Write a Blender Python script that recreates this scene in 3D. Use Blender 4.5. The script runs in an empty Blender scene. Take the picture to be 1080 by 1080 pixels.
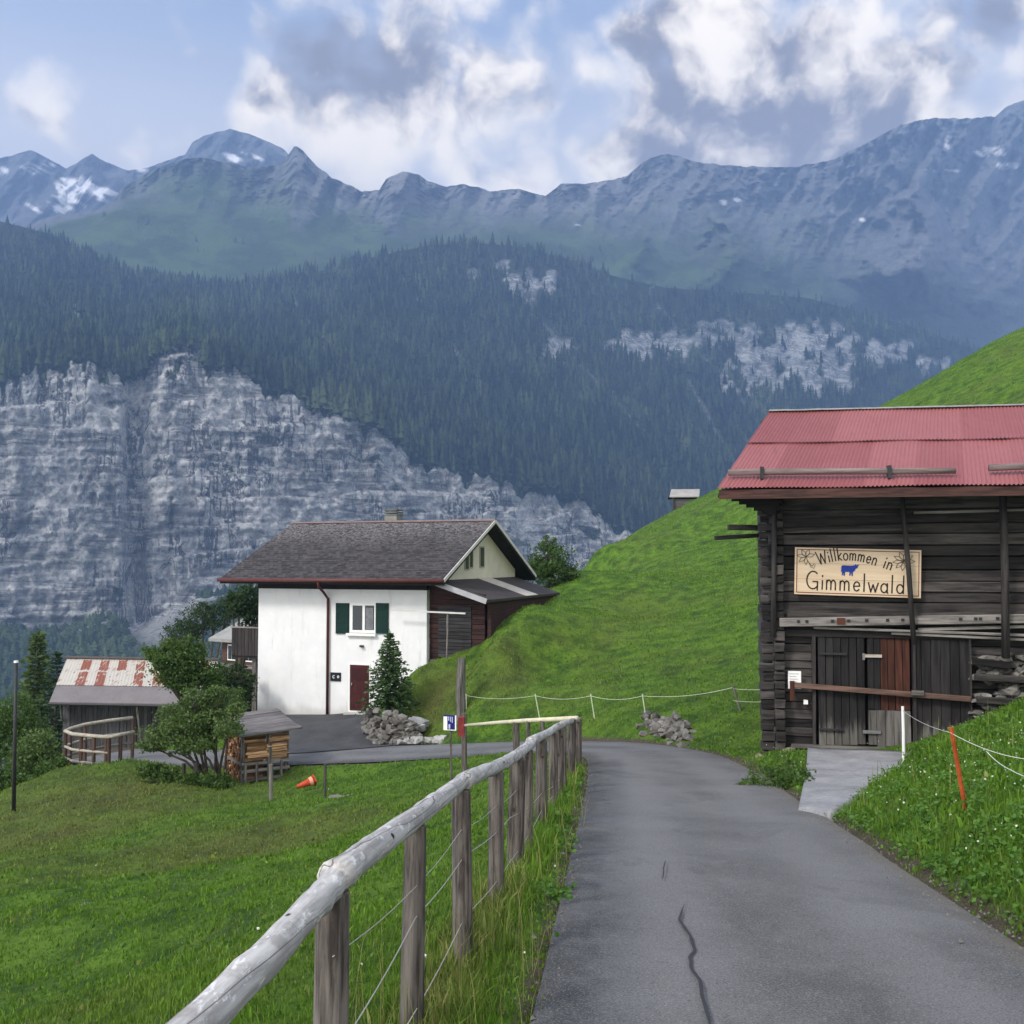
import bpy, bmesh, math, random
import numpy as np
from mathutils import Matrix, Vector
R = math.radians
random.seed(7); rng = np.random.default_rng(11)
S = bpy.context.scene
COL = S.collection

# ------------------------------------------------------------------ camera
PITCH = math.atan(50/1080)
cam = bpy.data.cameras.new('camera'); camo = bpy.data.objects.new('camera', cam); COL.objects.link(camo)
cam.sensor_width = 36; cam.lens = 36; cam.clip_start = .05; cam.clip_end = 30000
camo.rotation_euler = (R(90)+PITCH, 0, 0); camo.location = (0, 0, 0)
S.camera = camo
def P(px, py, Y):
    """world point seen at photo pixel (px, py) of 1080, Y metres ahead"""
    u = (px-540)/1080; v = (540-py)/1080
    c, s = math.cos(PITCH), math.sin(PITCH)
    k = Y/(c-v*s)
    return Vector((u*k, Y, (s+v*c)*k))
# ------------------------------------------------------------------ light
SUN_EL, SUN_AZ = 42, -130          # azimuth clockwise from +Y (ahead)
S.view_settings.view_transform = 'Standard'; S.view_settings.look = 'None'
S.view_settings.exposure = 0.8; S.view_settings.gamma = 1
S.cycles.use_denoising = True
S.cycles.max_bounces = 6; S.cycles.transparent_max_bounces = 6
S.cycles.volume_bounces = 0
w = bpy.data.worlds.new('World'); S.world = w; w.use_nodes = True
sl = bpy.data.lights.new('sun', 'SUN'); sl.energy = 1.9; sl.angle = R(11); sl.color = (1, .95, .88)
so = bpy.data.objects.new('sun', sl); COL.objects.link(so)
d = Vector((math.sin(R(SUN_AZ))*math.cos(R(SUN_EL)), math.cos(R(SUN_AZ))*math.cos(R(SUN_EL)), math.sin(R(SUN_EL))))
so.rotation_euler = d.to_track_quat('Z', 'Y').to_euler()
so.location = (0, -20, 60)

class NT:
    """tiny helper for node trees"""
    def __init__(s, tree): s.t = tree; tree.nodes.clear()
    def n(s, kind, **kw):
        o = s.t.nodes.new(kind)
        for k, v in kw.items():
            if k.startswith('i_'):
                key = k[2:]; key = int(key) if key.isdigit() else key
                s.put(o.inputs[key], v)
            else: setattr(o, k, v)
        return o
    def put(s, sock, v):
        if isinstance(v, bpy.types.NodeSocket): s.t.links.new(v, sock)
        elif isinstance(v, bpy.types.Node): s.t.links.new(v.outputs[0], sock)
        else:
            if hasattr(sock.default_value, '__len__') and len(sock.default_value) == 4 and len(v) == 3: v = (*v, 1)
            sock.default_value = v
    def m(s, op, a, b=None, c=None, clamp=False):
        o = s.t.nodes.new('ShaderNodeMath'); o.operation = op; o.use_clamp = clamp
        s.put(o.inputs[0], a)
        if b is not None: s.put(o.inputs[1], b)
        if c is not None: s.put(o.inputs[2], c)
        return o.outputs[0]
    def vm(s, op, a, b=None):
        o = s.t.nodes.new('ShaderNodeVectorMath'); o.operation = op
        s.put(o.inputs[0], a)
        if b is not None: s.put(o.inputs[1], b)
        return o
    def ss(s, x, lo, hi):
        o = s.t.nodes.new('ShaderNodeMapRange'); o.interpolation_type = 'SMOOTHSTEP'
        s.put(o.inputs[0], x); o.inputs[1].default_value = lo; o.inputs[2].default_value = hi
        return o.outputs[0]
    def mix(s, f, a, b, blend='MIX'):
        o = s.t.nodes.new('ShaderNodeMix'); o.data_type = 'RGBA'; o.blend_type = blend
        s.put(o.inputs[0], f); s.put(o.inputs[6], a); s.put(o.inputs[7], b)
        return o.outputs[2]
    def noise(s, vec, scale, detail=6, rough=.55, dist=0, dims='3D'):
        o = s.t.nodes.new('ShaderNodeTexNoise'); o.noise_dimensions = dims
        if vec is not None: s.put(o.inputs['Vector'], vec)
        o.inputs['Scale'].default_value = scale; o.inputs['Detail'].default_value = detail
        o.inputs['Roughness'].default_value = rough; o.inputs['Distortion'].default_value = dist
        return o.outputs[0]

# sky: Nishita plus cumulus as a function of direction
g = NT(w.node_tree)
tc = g.n('ShaderNodeTexCoord'); dirv = tc.outputs['Generated']
sky = g.n('ShaderNodeTexSky', sky_type='NISHITA', sun_disc=False, sun_elevation=R(SUN_EL), sun_rotation=R(SUN_AZ), altitude=1400, air_density=1.0, dust_density=.6, ozone_density=1.5)
def sky_dir(px, py): return P(px, py, 100).normalized()
CLOUDS = [  # px, py, radius in degrees, weight
 (300, 95, 2.4, .50), (350, 50, 3.4, .60), (420, 40, 3.6, .58), (430, 95, 3.6, .58), (510, 95, 3.2, .52), (350, 125, 2.4, .48), (410, 150, 2.6, .44), (480, 155, 3.2, .46), (545, 70, 2.4, .46), (450, 10, 3.6, .5), (350, 5, 3, .46), (540, 165, 2.6, .40), (400, 185, 2.2, .42),
 (610, 80, 2.0, .48), (575, 100, 1.8, .38), (640, 130, 2.2, .44), (650, 160, 2.4, .46), (610, 165, 1.8, .38),
 (690, 40, 2.4, .62), (740, 30, 3.4, .75), (770, 70, 3.6, .8), (700, 100, 2.8, .66), (760, 130, 4.0, .85), (840, 130, 4.6, 1.1), (900, 140, 3.8, 1.0), (930, 90, 2.6, .8), (870, 85, 2.6, .8), (945, 130, 2.4, .6), (990, 150, 2.2, .52), (975, 60, 2.0, .48), (1000, 85, 1.8, .44), (930, 35, 2.4, .44), (890, 60, 2.0, .44), (1045, 15, 2.0, .5), (1005, 15, 2.4, .46), (1065, 150, 2, .36),
 (38, 108, 1.7, .50), (62, 128, 1.5, .48), (80, 142, 1.1, .38), (150, 155, 2.2, .36), (190, 150, 1.6, .3), (15, 10, 1.6, .24), (195, 45, .7, .3), (700, 180, 4, .8), (820, 180, 5, .9), (560, 190, 3, .4)]
SHADES = [(290, 100, 1.8, .7), (330, 60, 3.0, .95), (385, 75, 3.2, 1.0), (330, 120, 2.0, .7), (440, 70, 2.8, .8), (500, 75, 2.2, .6), (420, 20, 3, .55), (455, 125, 2.0, .4), (380, 130, 1.8, .4), (645, 150, 1.6, .6), (612, 120, 1.2, .3),
 (682, 50, 1.9, 1.0), (695, 100, 2.4, .95), (740, 140, 3.0, 1.0), (800, 130, 3.2, 1.0), (860, 125, 3.4, 1.05), (910, 150, 3, 1.0), (950, 120, 2, .9), (835, 85, 1.8, .75), (890, 90, 2.2, .8), (985, 60, 1.6, .9), (1010, 80, 1.6, .8), (1040, 15, 2.2, .95), (990, 20, 1.4, .5), (760, 175, 4, 1.0), (850, 175, 5, 1.0), (975, 150, 1.6, .6), (700, 170, 3.5, 1.0), (900, 170, 4, 1.0), (690, 20, 1.8, .8), (660, 110, 1.6, .7), (830, 40, 1.6, .5), (850, 60, 2.2, .8), (890, 105, 2.6, .9), (930, 75, 2.0, .7), (725, 85, 1.6, .6), (380, 45, 3, .7), (560, 90, 1.6, .5), (470, 40, 2.4, .55), (50, 130, 1.2, .35)]
def blobs_max(v2, lst, base):
    tot = base
    for px, py, rad, wt in lst:
        dd = g.vm('DISTANCE', v2, tuple(sky_dir(px, py))).outputs['Value']
        q = g.m('DIVIDE', dd, math.radians(rad)); q = g.m('MULTIPLY', q, q)
        e = g.m('MULTIPLY', g.m('POWER', 2.718, g.m('MULTIPLY', q, -.8)), wt)
        tot = g.m('SMOOTH_MAX', e, tot, .12)
    return tot
warp = g.n('ShaderNodeTexNoise'); g.put(warp.inputs['Vector'], dirv); warp.inputs['Scale'].default_value = 14; warp.inputs['Detail'].default_value = 5
wv = g.vm('SCALE', g.vm('SUBTRACT', warp.outputs[1], (.5, .5, .5)).outputs[0]); wv.inputs[3].default_value = .05
v2 = g.vm('ADD', dirv, wv.outputs[0]).outputs[0]
up = g.n('ShaderNodeSeparateXYZ'); g.put(up.inputs[0], dirv)
back = g.ss(up.outputs[1], .5, -.15)
def billow(vec, det):
    a = g.noise(vec, 8.0, det, .58)
    tot = g.m('MULTIPLY', a, .85)
    for sc_, am in ((17, .26), (43, .15)):
        vo = g.n('ShaderNodeTexVoronoi', feature='F1', i_Scale=sc_); g.put(vo.inputs['Vector'], vec)
        tot = g.m('ADD', tot, g.m('MULTIPLY', g.m('SUBTRACT', .62, vo.outputs['Distance']), am))
    return tot
wv3 = g.vm('SCALE', g.vm('SUBTRACT', warp.outputs[1], (.5, .5, .5)).outputs[0]); wv3.inputs[3].default_value = .05
dirw = g.vm('ADD', dirv, wv3.outputs[0]).outputs[0]
nz = billow(dirw, 10); nz2 = g.noise(g.vm('ADD', dirw, (-.012, .0, -.022)).outputs[0], 8.0, 5, .58); nz3 = g.noise(dirw, 8.0, 5, .58)
blob = g.m('MAXIMUM', blobs_max(v2, CLOUDS, 0.0), g.m('MULTIPLY', back, .5))
D0 = g.m('ADD', g.m('MULTIPLY_ADD', nz, 1.1, -.48), g.m('SUBTRACT', blob, .25))
alpha = g.ss(D0, -.07, .34)
veil = g.m('MULTIPLY', g.ss(g.noise(g.vm('MULTIPLY', dirv, (1, 1, 2.6)).outputs[0], 3.2, 8, .62, .6), .40, .68), .40)
relief = g.m('SUBTRACT', nz2, nz3)                                 # slopes towards the light
dark = g.m('MULTIPLY', blobs_max(v2, SHADES, 0.0), g.m('MULTIPLY_ADD', nz3, -.5, 1.22))
dark = g.m('MULTIPLY', dark, g.ss(D0, -.12, .12))
dark = g.m('ADD', g.m('ADD', dark, g.m('MULTIPLY', relief, 2.8)), g.m('MULTIPLY_ADD', nz, -.55, .22))
dark = g.m('MULTIPLY', g.ss(dark, .10, .95), g.m('SUBTRACT', 1, g.m('MULTIPLY', back, .7)))
cl = g.mix(dark, (11.8, 10.4, 8.2), (2.3, 1.85, 1.45))
cl = g.mix(back, cl, (12, 11.6, 11))
skyc = g.mix(.35, sky.outputs[0], (4.2, 4.5, 5.4))
skyc = g.mix(1.0, skyc, (1.25, 1.24, 1.2), 'MULTIPLY')
low_ = g.ss(up.outputs[2], .50, .34)
skyc = g.mix(g.m('MULTIPLY', low_, .75), skyc, (8.2, 7.7, 7.2))
skyc = g.mix(veil, skyc, (4.2, 4.4, 4.9))
final = g.mix(g.m('MULTIPLY', alpha, .97), skyc, cl)
bg = g.n('ShaderNodeBackground', i_Strength=.1); g.put(bg.inputs[0], final)
out = g.n('ShaderNodeOutputWorld'); g.t.links.new(bg.outputs[0], out.inputs[0])
w.cycles.sampling_method = 'MANUAL'; w.cycles.sample_map_resolution = 512

# ------------------------------------------------------------------ helpers
_perm = np.random.default_rng(3).permutation(512).astype(np.int64)
_grad = np.random.default_rng(4).normal(size=(512, 3)); _grad /= np.linalg.norm(_grad, axis=1)[:, None]
def perlin(x, y, z=0.0):
    x, y, z = np.broadcast_arrays(np.asarray(x, float), np.asarray(y, float), np.asarray(z, float))
    xi, yi, zi = np.floor(x).astype(np.int64), np.floor(y).astype(np.int64), np.floor(z).astype(np.int64)
    xf, yf, zf = x-xi, y-yi, z-zi
    fade = lambda t: t*t*t*(t*(t*6-15)+10)
    u, v, w_ = fade(xf), fade(yf), fade(zf)
    r = 0
    for a in (0, 1):
        for b in (0, 1):
            for c in (0, 1):
                h = _perm[(_perm[(_perm[(xi+a) & 511]+yi+b) & 511]+zi+c) & 511]
                gd = _grad[h]
                dot = gd[..., 0]*(xf-a)+gd[..., 1]*(yf-b)+gd[..., 2]*(zf-c)
                r = r+dot*(u if a else 1-u)*(v if b else 1-v)*(w_ if c else 1-w_)
    return r
def fbm(x, y, z=0.0, octs=5, gain=.5, lac=2.03):
    s = 0; a = 1; f = 1
    for i in range(octs):
        s = s+a*perlin(np.asarray(x)*f+i*17.3, np.asarray(y)*f+i*9.1, np.asarray(z)*f+i*3.7); a *= gain; f *= lac
    return s
def ridged(x, y, z=0.0, octs=5, gain=.55, lac=2.05):
    s = 0; a = 1; f = 1
    for i in range(octs):
        s = s+a*(1-2*np.abs(perlin(np.asarray(x)*f+i*7.7, np.asarray(y)*f+i*5.3, np.asarray(z)*f+i*2.9))); a *= gain; f *= lac
    return s

def tag(o, label=None, cat=None, group=None, kind=None):
    if label: o['label'] = label
    if cat: o['category'] = cat
    if group: o['group'] = group
    if kind: o['kind'] = kind
    return o
def thing(name, label, cat, loc=(0, 0, 0), rotz=0, group=None):
    o = bpy.data.objects.new(name, None); COL.objects.link(o)
    o.location = loc; o.rotation_euler = (0, 0, rotz); o.empty_display_size = .3
    return tag(o, label, cat, group)
def link_mesh(name, me, m, parent=None, loc=None, smooth=False):
    o = bpy.data.objects.new(name, me); COL.objects.link(o)
    if m is not None: me.materials.append(m)
    if parent is not None: o.parent = parent
    if loc is not None: o.location = loc
    if smooth: me.polygons.foreach_set('use_smooth', np.ones(len(me.polygons), bool))
    return o
def np_mesh(name, V, F, attrs=None):
    """V (n,3), F (m,k) with constant k"""
    V = np.asarray(V, np.float32); F = np.asarray(F, np.int32)
    me = bpy.data.meshes.new(name)
    me.vertices.add(len(V)); me.vertices.foreach_set('co', V.ravel())
    k = F.shape[1]
    me.loops.add(F.size); me.loops.foreach_set('vertex_index', F.ravel())
    me.polygons.add(len(F)); me.polygons.foreach_set('loop_start', np.arange(0, F.size, k, dtype=np.int32))
    for an, av in (attrs or {}).items():
        a = me.attributes.new(an, 'FLOAT', 'POINT'); a.data.foreach_set('value', np.asarray(av, np.float32))
    me.update(calc_edges=True)
    return me
def grid_faces(nr, nc):
    i = np.arange((nr-1)*nc).reshape(nr-1, nc)[:, :-1].ravel()
    return np.stack([i, i+1, i+nc+1, i+nc], 1)
class MB:
    def __init__(s): s.v = []; s.f = []
    def add(s, vs, fs, M=None):
        k = len(s.v)
        s.v += [(M @ Vector(p)) if M is not None else Vector(p) for p in vs]
        s.f += [tuple(i+k for i in f) for f in fs]; return s
    def box(s, x0, x1, y0, y1, z0, z1, M=None, j=0):
        q = lambda: random.uniform(-j, j) if j else 0
        vs = [(x+q(), y+q(), z+q()) for z in (z0, z1) for x, y in ((x0, y0), (x1, y0), (x1, y1), (x0, y1))]
        return s.add(vs, [(3, 2, 1, 0), (4, 5, 6, 7), (0, 1, 5, 4), (1, 2, 6, 5), (2, 3, 7, 6), (3, 0, 4, 7)], M)
    def bar(s, a, b, w_, h, up=(0, 0, 1), ext=0):
        """box from point a to point b with section w_ x h"""
        a, b = Vector(a), Vector(b); dr = (b-a); L = dr.length; dr.normalize()
        up = Vector(up)
        if abs(dr.dot(up)) > .98: up = Vector((1, 0, 0))
        sd = dr.cross(up).normalized(); u2 = sd.cross(dr).normalized()
        M = Matrix.Translation(a) @ Matrix((dr, sd, u2)).transposed().to_4x4()
        return s.box(-ext, L+ext, -w_/2, w_/2, -h/2, h/2, M)
    def tube(s, pts, rad, n=8, M=None, wob=0):
        pts = [Vector(p) for p in pts]
        if not hasattr(rad, '__len__'): rad = [rad]*len(pts)
        rings = []; pu = None
        for i, p in enumerate(pts):
            t = (pts[min(i+1, len(pts)-1)]-pts[max(i-1, 0)]).normalized()
            if pu is None:
                pu = t.cross(Vector((0, 0, 1)) if abs(t.z) < .9 else Vector((1, 0, 0))).normalized()
            pu = (pu-t*pu.dot(t)).normalized(); pv = t.cross(pu)
            rings.append([p+(pu*math.cos(6.28319*k/n)+pv*math.sin(6.28319*k/n))*rad[i]*(1+random.uniform(-wob, wob)) for k in range(n)])
        vs = [q for r in rings for q in r]
        fs = [(i*n+k, i*n+(k+1) % n, (i+1)*n+(k+1) % n, (i+1)*n+k) for i in range(len(pts)-1) for k in range(n)]
        fs += [tuple(range(n))[::-1], tuple((len(pts)-1)*n+k for k in range(n))]
        return s.add(vs, fs, M)
    def prism(s, poly, d0, d1, axis='y', M=None):
        """poly of (a, c) pairs; extruded along axis from d0 to d1"""
        mk = {'y': lambda a, c, d_: (a, d_, c), 'z': lambda a, c, d_: (a, c, d_), 'x': lambda a, c, d_: (d_, a, c)}[axis]
        n = len(poly)
        vs = [mk(a, c, d0) for a, c in poly]+[mk(a, c, d1) for a, c in poly]
        fs = [tuple(range(n)), tuple(range(2*n-1, n-1, -1))]+[(k, k+n, (k+1) % n+n, (k+1) % n) for k in range(n)]
        return s.add(vs, fs, M)
    def stroke(s, pts, w_, d0, d1):
        """flat pen stroke in the (a, c) plane between depths d0 and d1"""
        for (a0, c0), (a1, c1) in zip(pts[:-1], pts[1:]):
            L = math.hypot(a1-a0, c1-c0)
            if L < 1e-6: continue
            tx, tz = (a1-a0)/L, (c1-c0)/L; nx, nz = -tz*w_/2, tx*w_/2; ex, ez = tx*w_*.3, tz*w_*.3
            s.prism([(a0-ex+nx, c0-ez+nz), (a0-ex-nx, c0-ez-nz), (a1+ex-nx, c1+ez-nz), (a1+ex+nx, c1+ez+nz)], d0, d1)
        return s
    def build(s, name, m, parent=None, loc=None, smooth=False, bevel=0):
        me = bpy.data.meshes.new(name)
        me.from_pydata([tuple(p) for p in s.v], [], s.f); me.update()
        bm = bmesh.new(); bm.from_mesh(me)
        bmesh.ops.recalc_face_normals(bm, faces=bm.faces)
        if bevel: bmesh.ops.bevel(bm, geom=[e for e in bm.edges], offset=bevel, segments=1, affect='EDGES', clamp_overlap=True)
        bm.to_mesh(me); bm.free()
        return link_mesh(name, me, m, parent, loc, smooth)
def copy_obj(o, parent=None):
    c = o.copy(); COL.objects.link(c)
    if parent is not None: c.parent = parent
    return c

# ------------------------------------------------------------------ materials
def new_mat(name):
    m = bpy.data.materials.new(name); m.use_nodes = True
    t = NT(m.node_tree); b = t.n('ShaderNodeBsdfPrincipled'); o = t.n('ShaderNodeOutputMaterial')
    t.t.links.new(b.outputs[0], o.inputs[0])
    b.inputs['Specular IOR Level'].default_value = .25
    return m, t, b, o
def ocoord(t, scale=(1, 1, 1)):
    c = t.n('ShaderNodeTexCoord'); mp = t.n('ShaderNodeMapping'); t.t.links.new(c.outputs['Object'], mp.inputs[0])
    mp.inputs['Scale'].default_value = scale; return mp.outputs[0]
def bump(t, b, h, strength=.4, dist=.02):
    bp = t.n('ShaderNodeBump', i_Strength=strength, i_Distance=dist); t.put(bp.inputs['Height'], h); t.t.links.new(bp.outputs[0], b.inputs['Normal'])
def plain(name, c, rough=.7, var=.25, scale=3, bumps=.2, metal=0):
    m, t, b, o = new_mat(name); v = ocoord(t)
    n = t.noise(v, scale, 8, .6); n2 = t.noise(v, scale*9, 4, .6)
    f = t.m('ADD', t.m('MULTIPLY', n, .65), t.m('MULTIPLY', n2, .35))
    lo = tuple(x*(1-var) for x in c); hi = tuple(min(1, x*(1+var*.6)) for x in c)
    t.put(b.inputs['Base Color'], t.mix(t.ss(f, .3, .7), lo, hi)); b.inputs['Roughness'].default_value = rough; b.inputs['Metallic'].default_value = metal
    if bumps: bump(t, b, n2, bumps, .01)
    return m
def wood(name, c, c2, grain='x', island=.5, scale=1.0, rough=.8, knots=0, low=None):
    """c2: dark streak colour; low=(z0, z1, colour): bleached below z0"""
    m, t, b, o = new_mat(name)
    st = {'x': (1.2, 14, 14), 'z': (14, 14, 1.2), 'y': (14, 1.2, 14)}[grain]
    v = ocoord(t, tuple(q*scale for q in st))
    geo = t.n('ShaderNodeNewGeometry'); oi = t.n('ShaderNodeObjectInfo'); rnd = t.m('FRACT', t.m('ADD', geo.outputs['Random Per Island'], oi.outputs['Random']))
    cmb = t.n('ShaderNodeCombineXYZ'); 
    for i in range(3): t.put(cmb.inputs[i], t.m('MULTIPLY', rnd, 37.+i*11))
    vv = t.vm('ADD', v, cmb.outputs[0]).outputs[0]
    n = t.noise(vv, 1.6, 9, .65, .3); n2 = t.noise(ocoord(t), 1.1*scale, 5, .6)
    f = t.ss(t.m('ADD', t.m('MULTIPLY', n, .8), t.m('MULTIPLY', n2, .25)), .36, .66)
    col = t.mix(f, c2, c)
    if low:
        z = t.n('ShaderNodeSeparateXYZ'); t.put(z.inputs[0], ocoord(t))
        zz = t.m('ADD', z.outputs[2], t.m('MULTIPLY', t.m('SUBTRACT', t.noise(ocoord(t, (9, 9, 1.2)), 1.5, 5, .6), .5), .9))
        col = t.mix(t.ss(zz, low[1], low[0]), t.mix(f, tuple(x*.45 for x in low[2]), low[2]), col)
    var = t.m('ADD', t.m('MULTIPLY', rnd, island*1.3), 1-island*.65)
    mm = t.n('ShaderNodeVectorMath', operation='SCALE'); t.put(mm.inputs[0], col); t.put(mm.inputs[3], var)
    colo = mm.outputs[0]
    if knots:
        vo = t.n('ShaderNodeTexVoronoi', i_Scale=knots); t.put(vo.inputs['Vector'], ocoord(t))
        colo = t.mix(t.ss(vo.outputs['Distance'], .13, .06), colo, (.03, .022, .018))
    t.put(b.inputs['Base Color'], colo); b.inputs['Roughness'].default_value = rough
    bump(t, b, n, .5, .012)
    return m
# ------------------------------------------------------------------ terrain
ROAD = np.array([(-.1, -12, -.25), (.45, -6, -.92), (1.05, 0, -1.6), (1.53, 5, -2.165), (2.02, 10, -2.73), (2.5, 15, -3.295), (2.85, 19, -3.75), (2.9, 22, -4.12),
                 (2.3, 24.8, -4.5), (.6, 27.4, -4.95), (-2.3, 29.4, -5.45), (-5.8, 30.9, -5.85), (-9.5, 31.9, -6.1), (-12, 33, -6.3), (-13.6, 34.2, -6.45)], float)
def smooth_line(pts, n):
    t = np.r_[0, np.cumsum(np.linalg.norm(np.diff(pts, axis=0), axis=1))]
    tt = np.linspace(0, t[-1], n); out = np.stack([np.interp(tt, t, pts[:, k]) for k in range(3)], 1)
    for _ in range(30): out[1:-1] = .25*out[:-2]+.5*out[1:-1]+.25*out[2:]
    return out
RL = smooth_line(ROAD, 260)
def road_near(x, y):
    x = np.asarray(x, float).ravel(); y = np.asarray(y, float).ravel()
    dm = np.full(x.shape, 1e9); zz = np.zeros_like(x); sg = np.zeros_like(x)
    tx = np.gradient(RL[:, 0]); ty = np.gradient(RL[:, 1])
    for k in range(len(RL)):
        dx, dy = x-RL[k, 0], y-RL[k, 1]; q = np.hypot(dx, dy); i = q < dm
        dm[i] = q[i]; zz[i] = RL[k, 2]; sg[i] = np.sign(dx*ty[k]-dy*tx[k])[i]
    return dm, zz, sg
ctl = [tuple(P(*q)) for q in [
 (0, 1080, 8.4), (100, 1000, 11), (0, 950, 14), (100, 900, 18), (300, 900, 16), (300, 850, 22), (100, 850, 24), (0, 862, 25), (450, 900, 11), (450, 830, 20),
 (470, 806, 28), (300, 822, 29), (265, 826, 29), (130, 802, 29.5), (60, 825, 27), (200, 820, 28.5), (350, 1000, 6.5), (200, 950, 12), (400, 1080, 5), (530, 800, 23.5), (380, 860, 17.5),
 (1080, 744, 15), (1080, 800, 11), (1080, 850, 9), (1080, 900, 7.6), (1018, 852, 9.5), (985, 802, 14.9), (908, 850, 12.1), (1020, 770, 16.5), (1080, 745, 17.6),
 (815, 790, 20), (955, 795, 18.6), (860, 800, 18), (760, 796, 22),
 (640, 780, 25.5), (700, 782, 25.2), (560, 780, 29), (500, 782, 31.5),
 (517, 674, 36.9), (526, 668, 37.5), (505, 702, 36.9), (503, 697, 38), (545, 655, 39), (568, 640, 42), (584, 628, 47), (604, 600, 60), (628, 585, 80), (660, 568, 100), (520, 700, 36), (560, 750, 32.3), (620, 650, 47), (590, 645, 43), (590, 690, 38), (650, 605, 75), (545, 690, 37.2), (780, 780, 24), (810, 700, 31), (790, 640, 45), (780, 560, 75), (757, 517, 105), (800, 600, 60), (650, 650, 50), (750, 700, 33),
 (700, 735, 29), (560, 715, 35.8), (520, 725, 34.8), (620, 720, 33), (620, 765, 28), (500, 752, 33.2),
 (930, 432, 100), (880, 462, 102), (845, 480, 103), (800, 500, 104), (1080, 345, 90), (1000, 405, 82), (740, 538, 122), (705, 556, 128),
 (300, 808, 32), (275, 757, 40), (385, 755, 39), (380, 754, 40.4), (350, 754, 41.2), (300, 754, 42.4), (275, 754.5, 43), (402, 753, 39.9), (384, 783, 35.2), (374, 769, 37), (355, 765, 37.6), (386, 766, 37), (330, 766, 38), (330, 778, 36), (250, 780, 37),
 (440, 703, 38.2), (480, 702, 38), (497, 704, 37.4), (455, 745, 36.2), (470, 778, 34.3), (420, 748, 36.6), (484, 738, 35.2), (500, 707, 36.4), (494, 735, 35),
]] + [
 (9, 8, -1.2), (9, 0, -.5), (6, 0, -.8), (14, 12, -.4), (4, 3, -1.65), (3.2, -2, -1.2), (14, 22, -1.2), (20, 20, 1), (9, 27, -2.6), (14, 35, 0), (25, 30, 3), (30, 10, 3), (30, 50, 8), (60, 40, 18), (70, 100, 30), (50, 140, 15), (60, -10, 10),
 (-2, -4, -1.4), (-6, -3, -2.8), (-12, 0, -5), (-15, 10, -6.5), (-30, -8, -12), (-.75, 1, -1.75), (-.5, 3, -1.97), (-.1, 6, -2.3), (.35, 10, -2.76), (.7, 14, -3.2), (1.0, 18, -3.66),
 (-17, 27, -7.6), (-20, 34, -9.4), (-17.5, 44, -8.8), (-25, 45, -11), (-35, 60, -18), (-50, 60, -27), (-60, 30, -28), (-30, 20, -13.5), (-25, 5, -9.5), (-60, 0, -27),
 (-6, 52, -6.4), (2.2, 52, -2.4), (-15, 55, -9), (-20, 70, -14), (0, 80, -10), (10, 150, -6), (-30, 120, -34), (20, 210, 0), (-60, 100, -50), (-60, 210, -80), (120, 210, 40), (120, 60, 40), (-10, 210, -30), (40, 170, 14),
]
ctl = np.array(ctl); CX = ctl[:, :2]; CZ = ctl[:, 2]
def _ker(r): return np.sqrt(r*r+.8)
_A = _ker(np.linalg.norm(CX[:, None]-CX[None], axis=2)); _n = len(CX)
_B = np.block([[_A+np.eye(_n)*-.02, np.c_[np.ones(_n), CX]], [np.r_[[np.ones(_n)], CX.T], np.zeros((3, 3))]])
_W = np.linalg.solve(_B, np.r_[CZ, 0, 0, 0])
RAMP_L = np.array([tuple(P(852, 789, 19.3)), tuple(P(850, 815, 16.2)), tuple(P(842, 855, 12.5))])
RAMP_R = np.array([tuple(P(990, 794, 18.4)), tuple(P(930, 826, 15)), tuple(P(876, 858, 12.0))])
YARD = [tuple(P(*q)) for q in [(262, 805, 32.6), (300, 812, 31.4), (400, 806, 31.4), (450, 800, 31.5), (442, 781, 34.6), (420, 781, 35.0), (392, 779, 35.3), (388, 753, 39.6), (395, 745, 41), (255, 745, 42.5), (250, 765, 38.5)]]
def in_poly(x, y, poly):
    x = np.asarray(x); y = np.asarray(y); r = np.zeros(x.shape, bool); n = len(poly); j = n-1
    for i in range(n):
        xi, yi, xj, yj = poly[i][0], poly[i][1], poly[j][0], poly[j][1]
        r ^= ((yi > y) != (yj > y)) & (x < (xj-xi)*(y-yi)/((yj-yi) if yj != yi else 1e-9)+xi); j = i
    return r
RAMP_POLY = list(RAMP_L)+list(RAMP_R[::-1])
HALF = 1.42
_rp = np.array(RAMP_POLY); RPL = np.linalg.lstsq(np.c_[_rp[:, :2], np.ones(len(_rp))], _rp[:, 2], rcond=None)[0]
_c = _rp[:, :2].mean(0); RAMP_BIG = [tuple(_c+(q[:2]-_c)*1.10) for q in _rp]
def T_base(x, y):
    x = np.asarray(x, float).ravel(); y = np.asarray(y, float).ravel(); out = np.empty_like(x)
    for i in range(0, len(x), 20000):
        sl_ = slice(i, i+20000)
        r = np.hypot(x[sl_, None]-CX[None, :, 0], y[sl_, None]-CX[None, :, 1])
        out[sl_] = _ker(r)@_W[:_n]+_W[_n]+_W[_n+1]*x[sl_]+_W[_n+2]*y[sl_]
    return out
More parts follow.
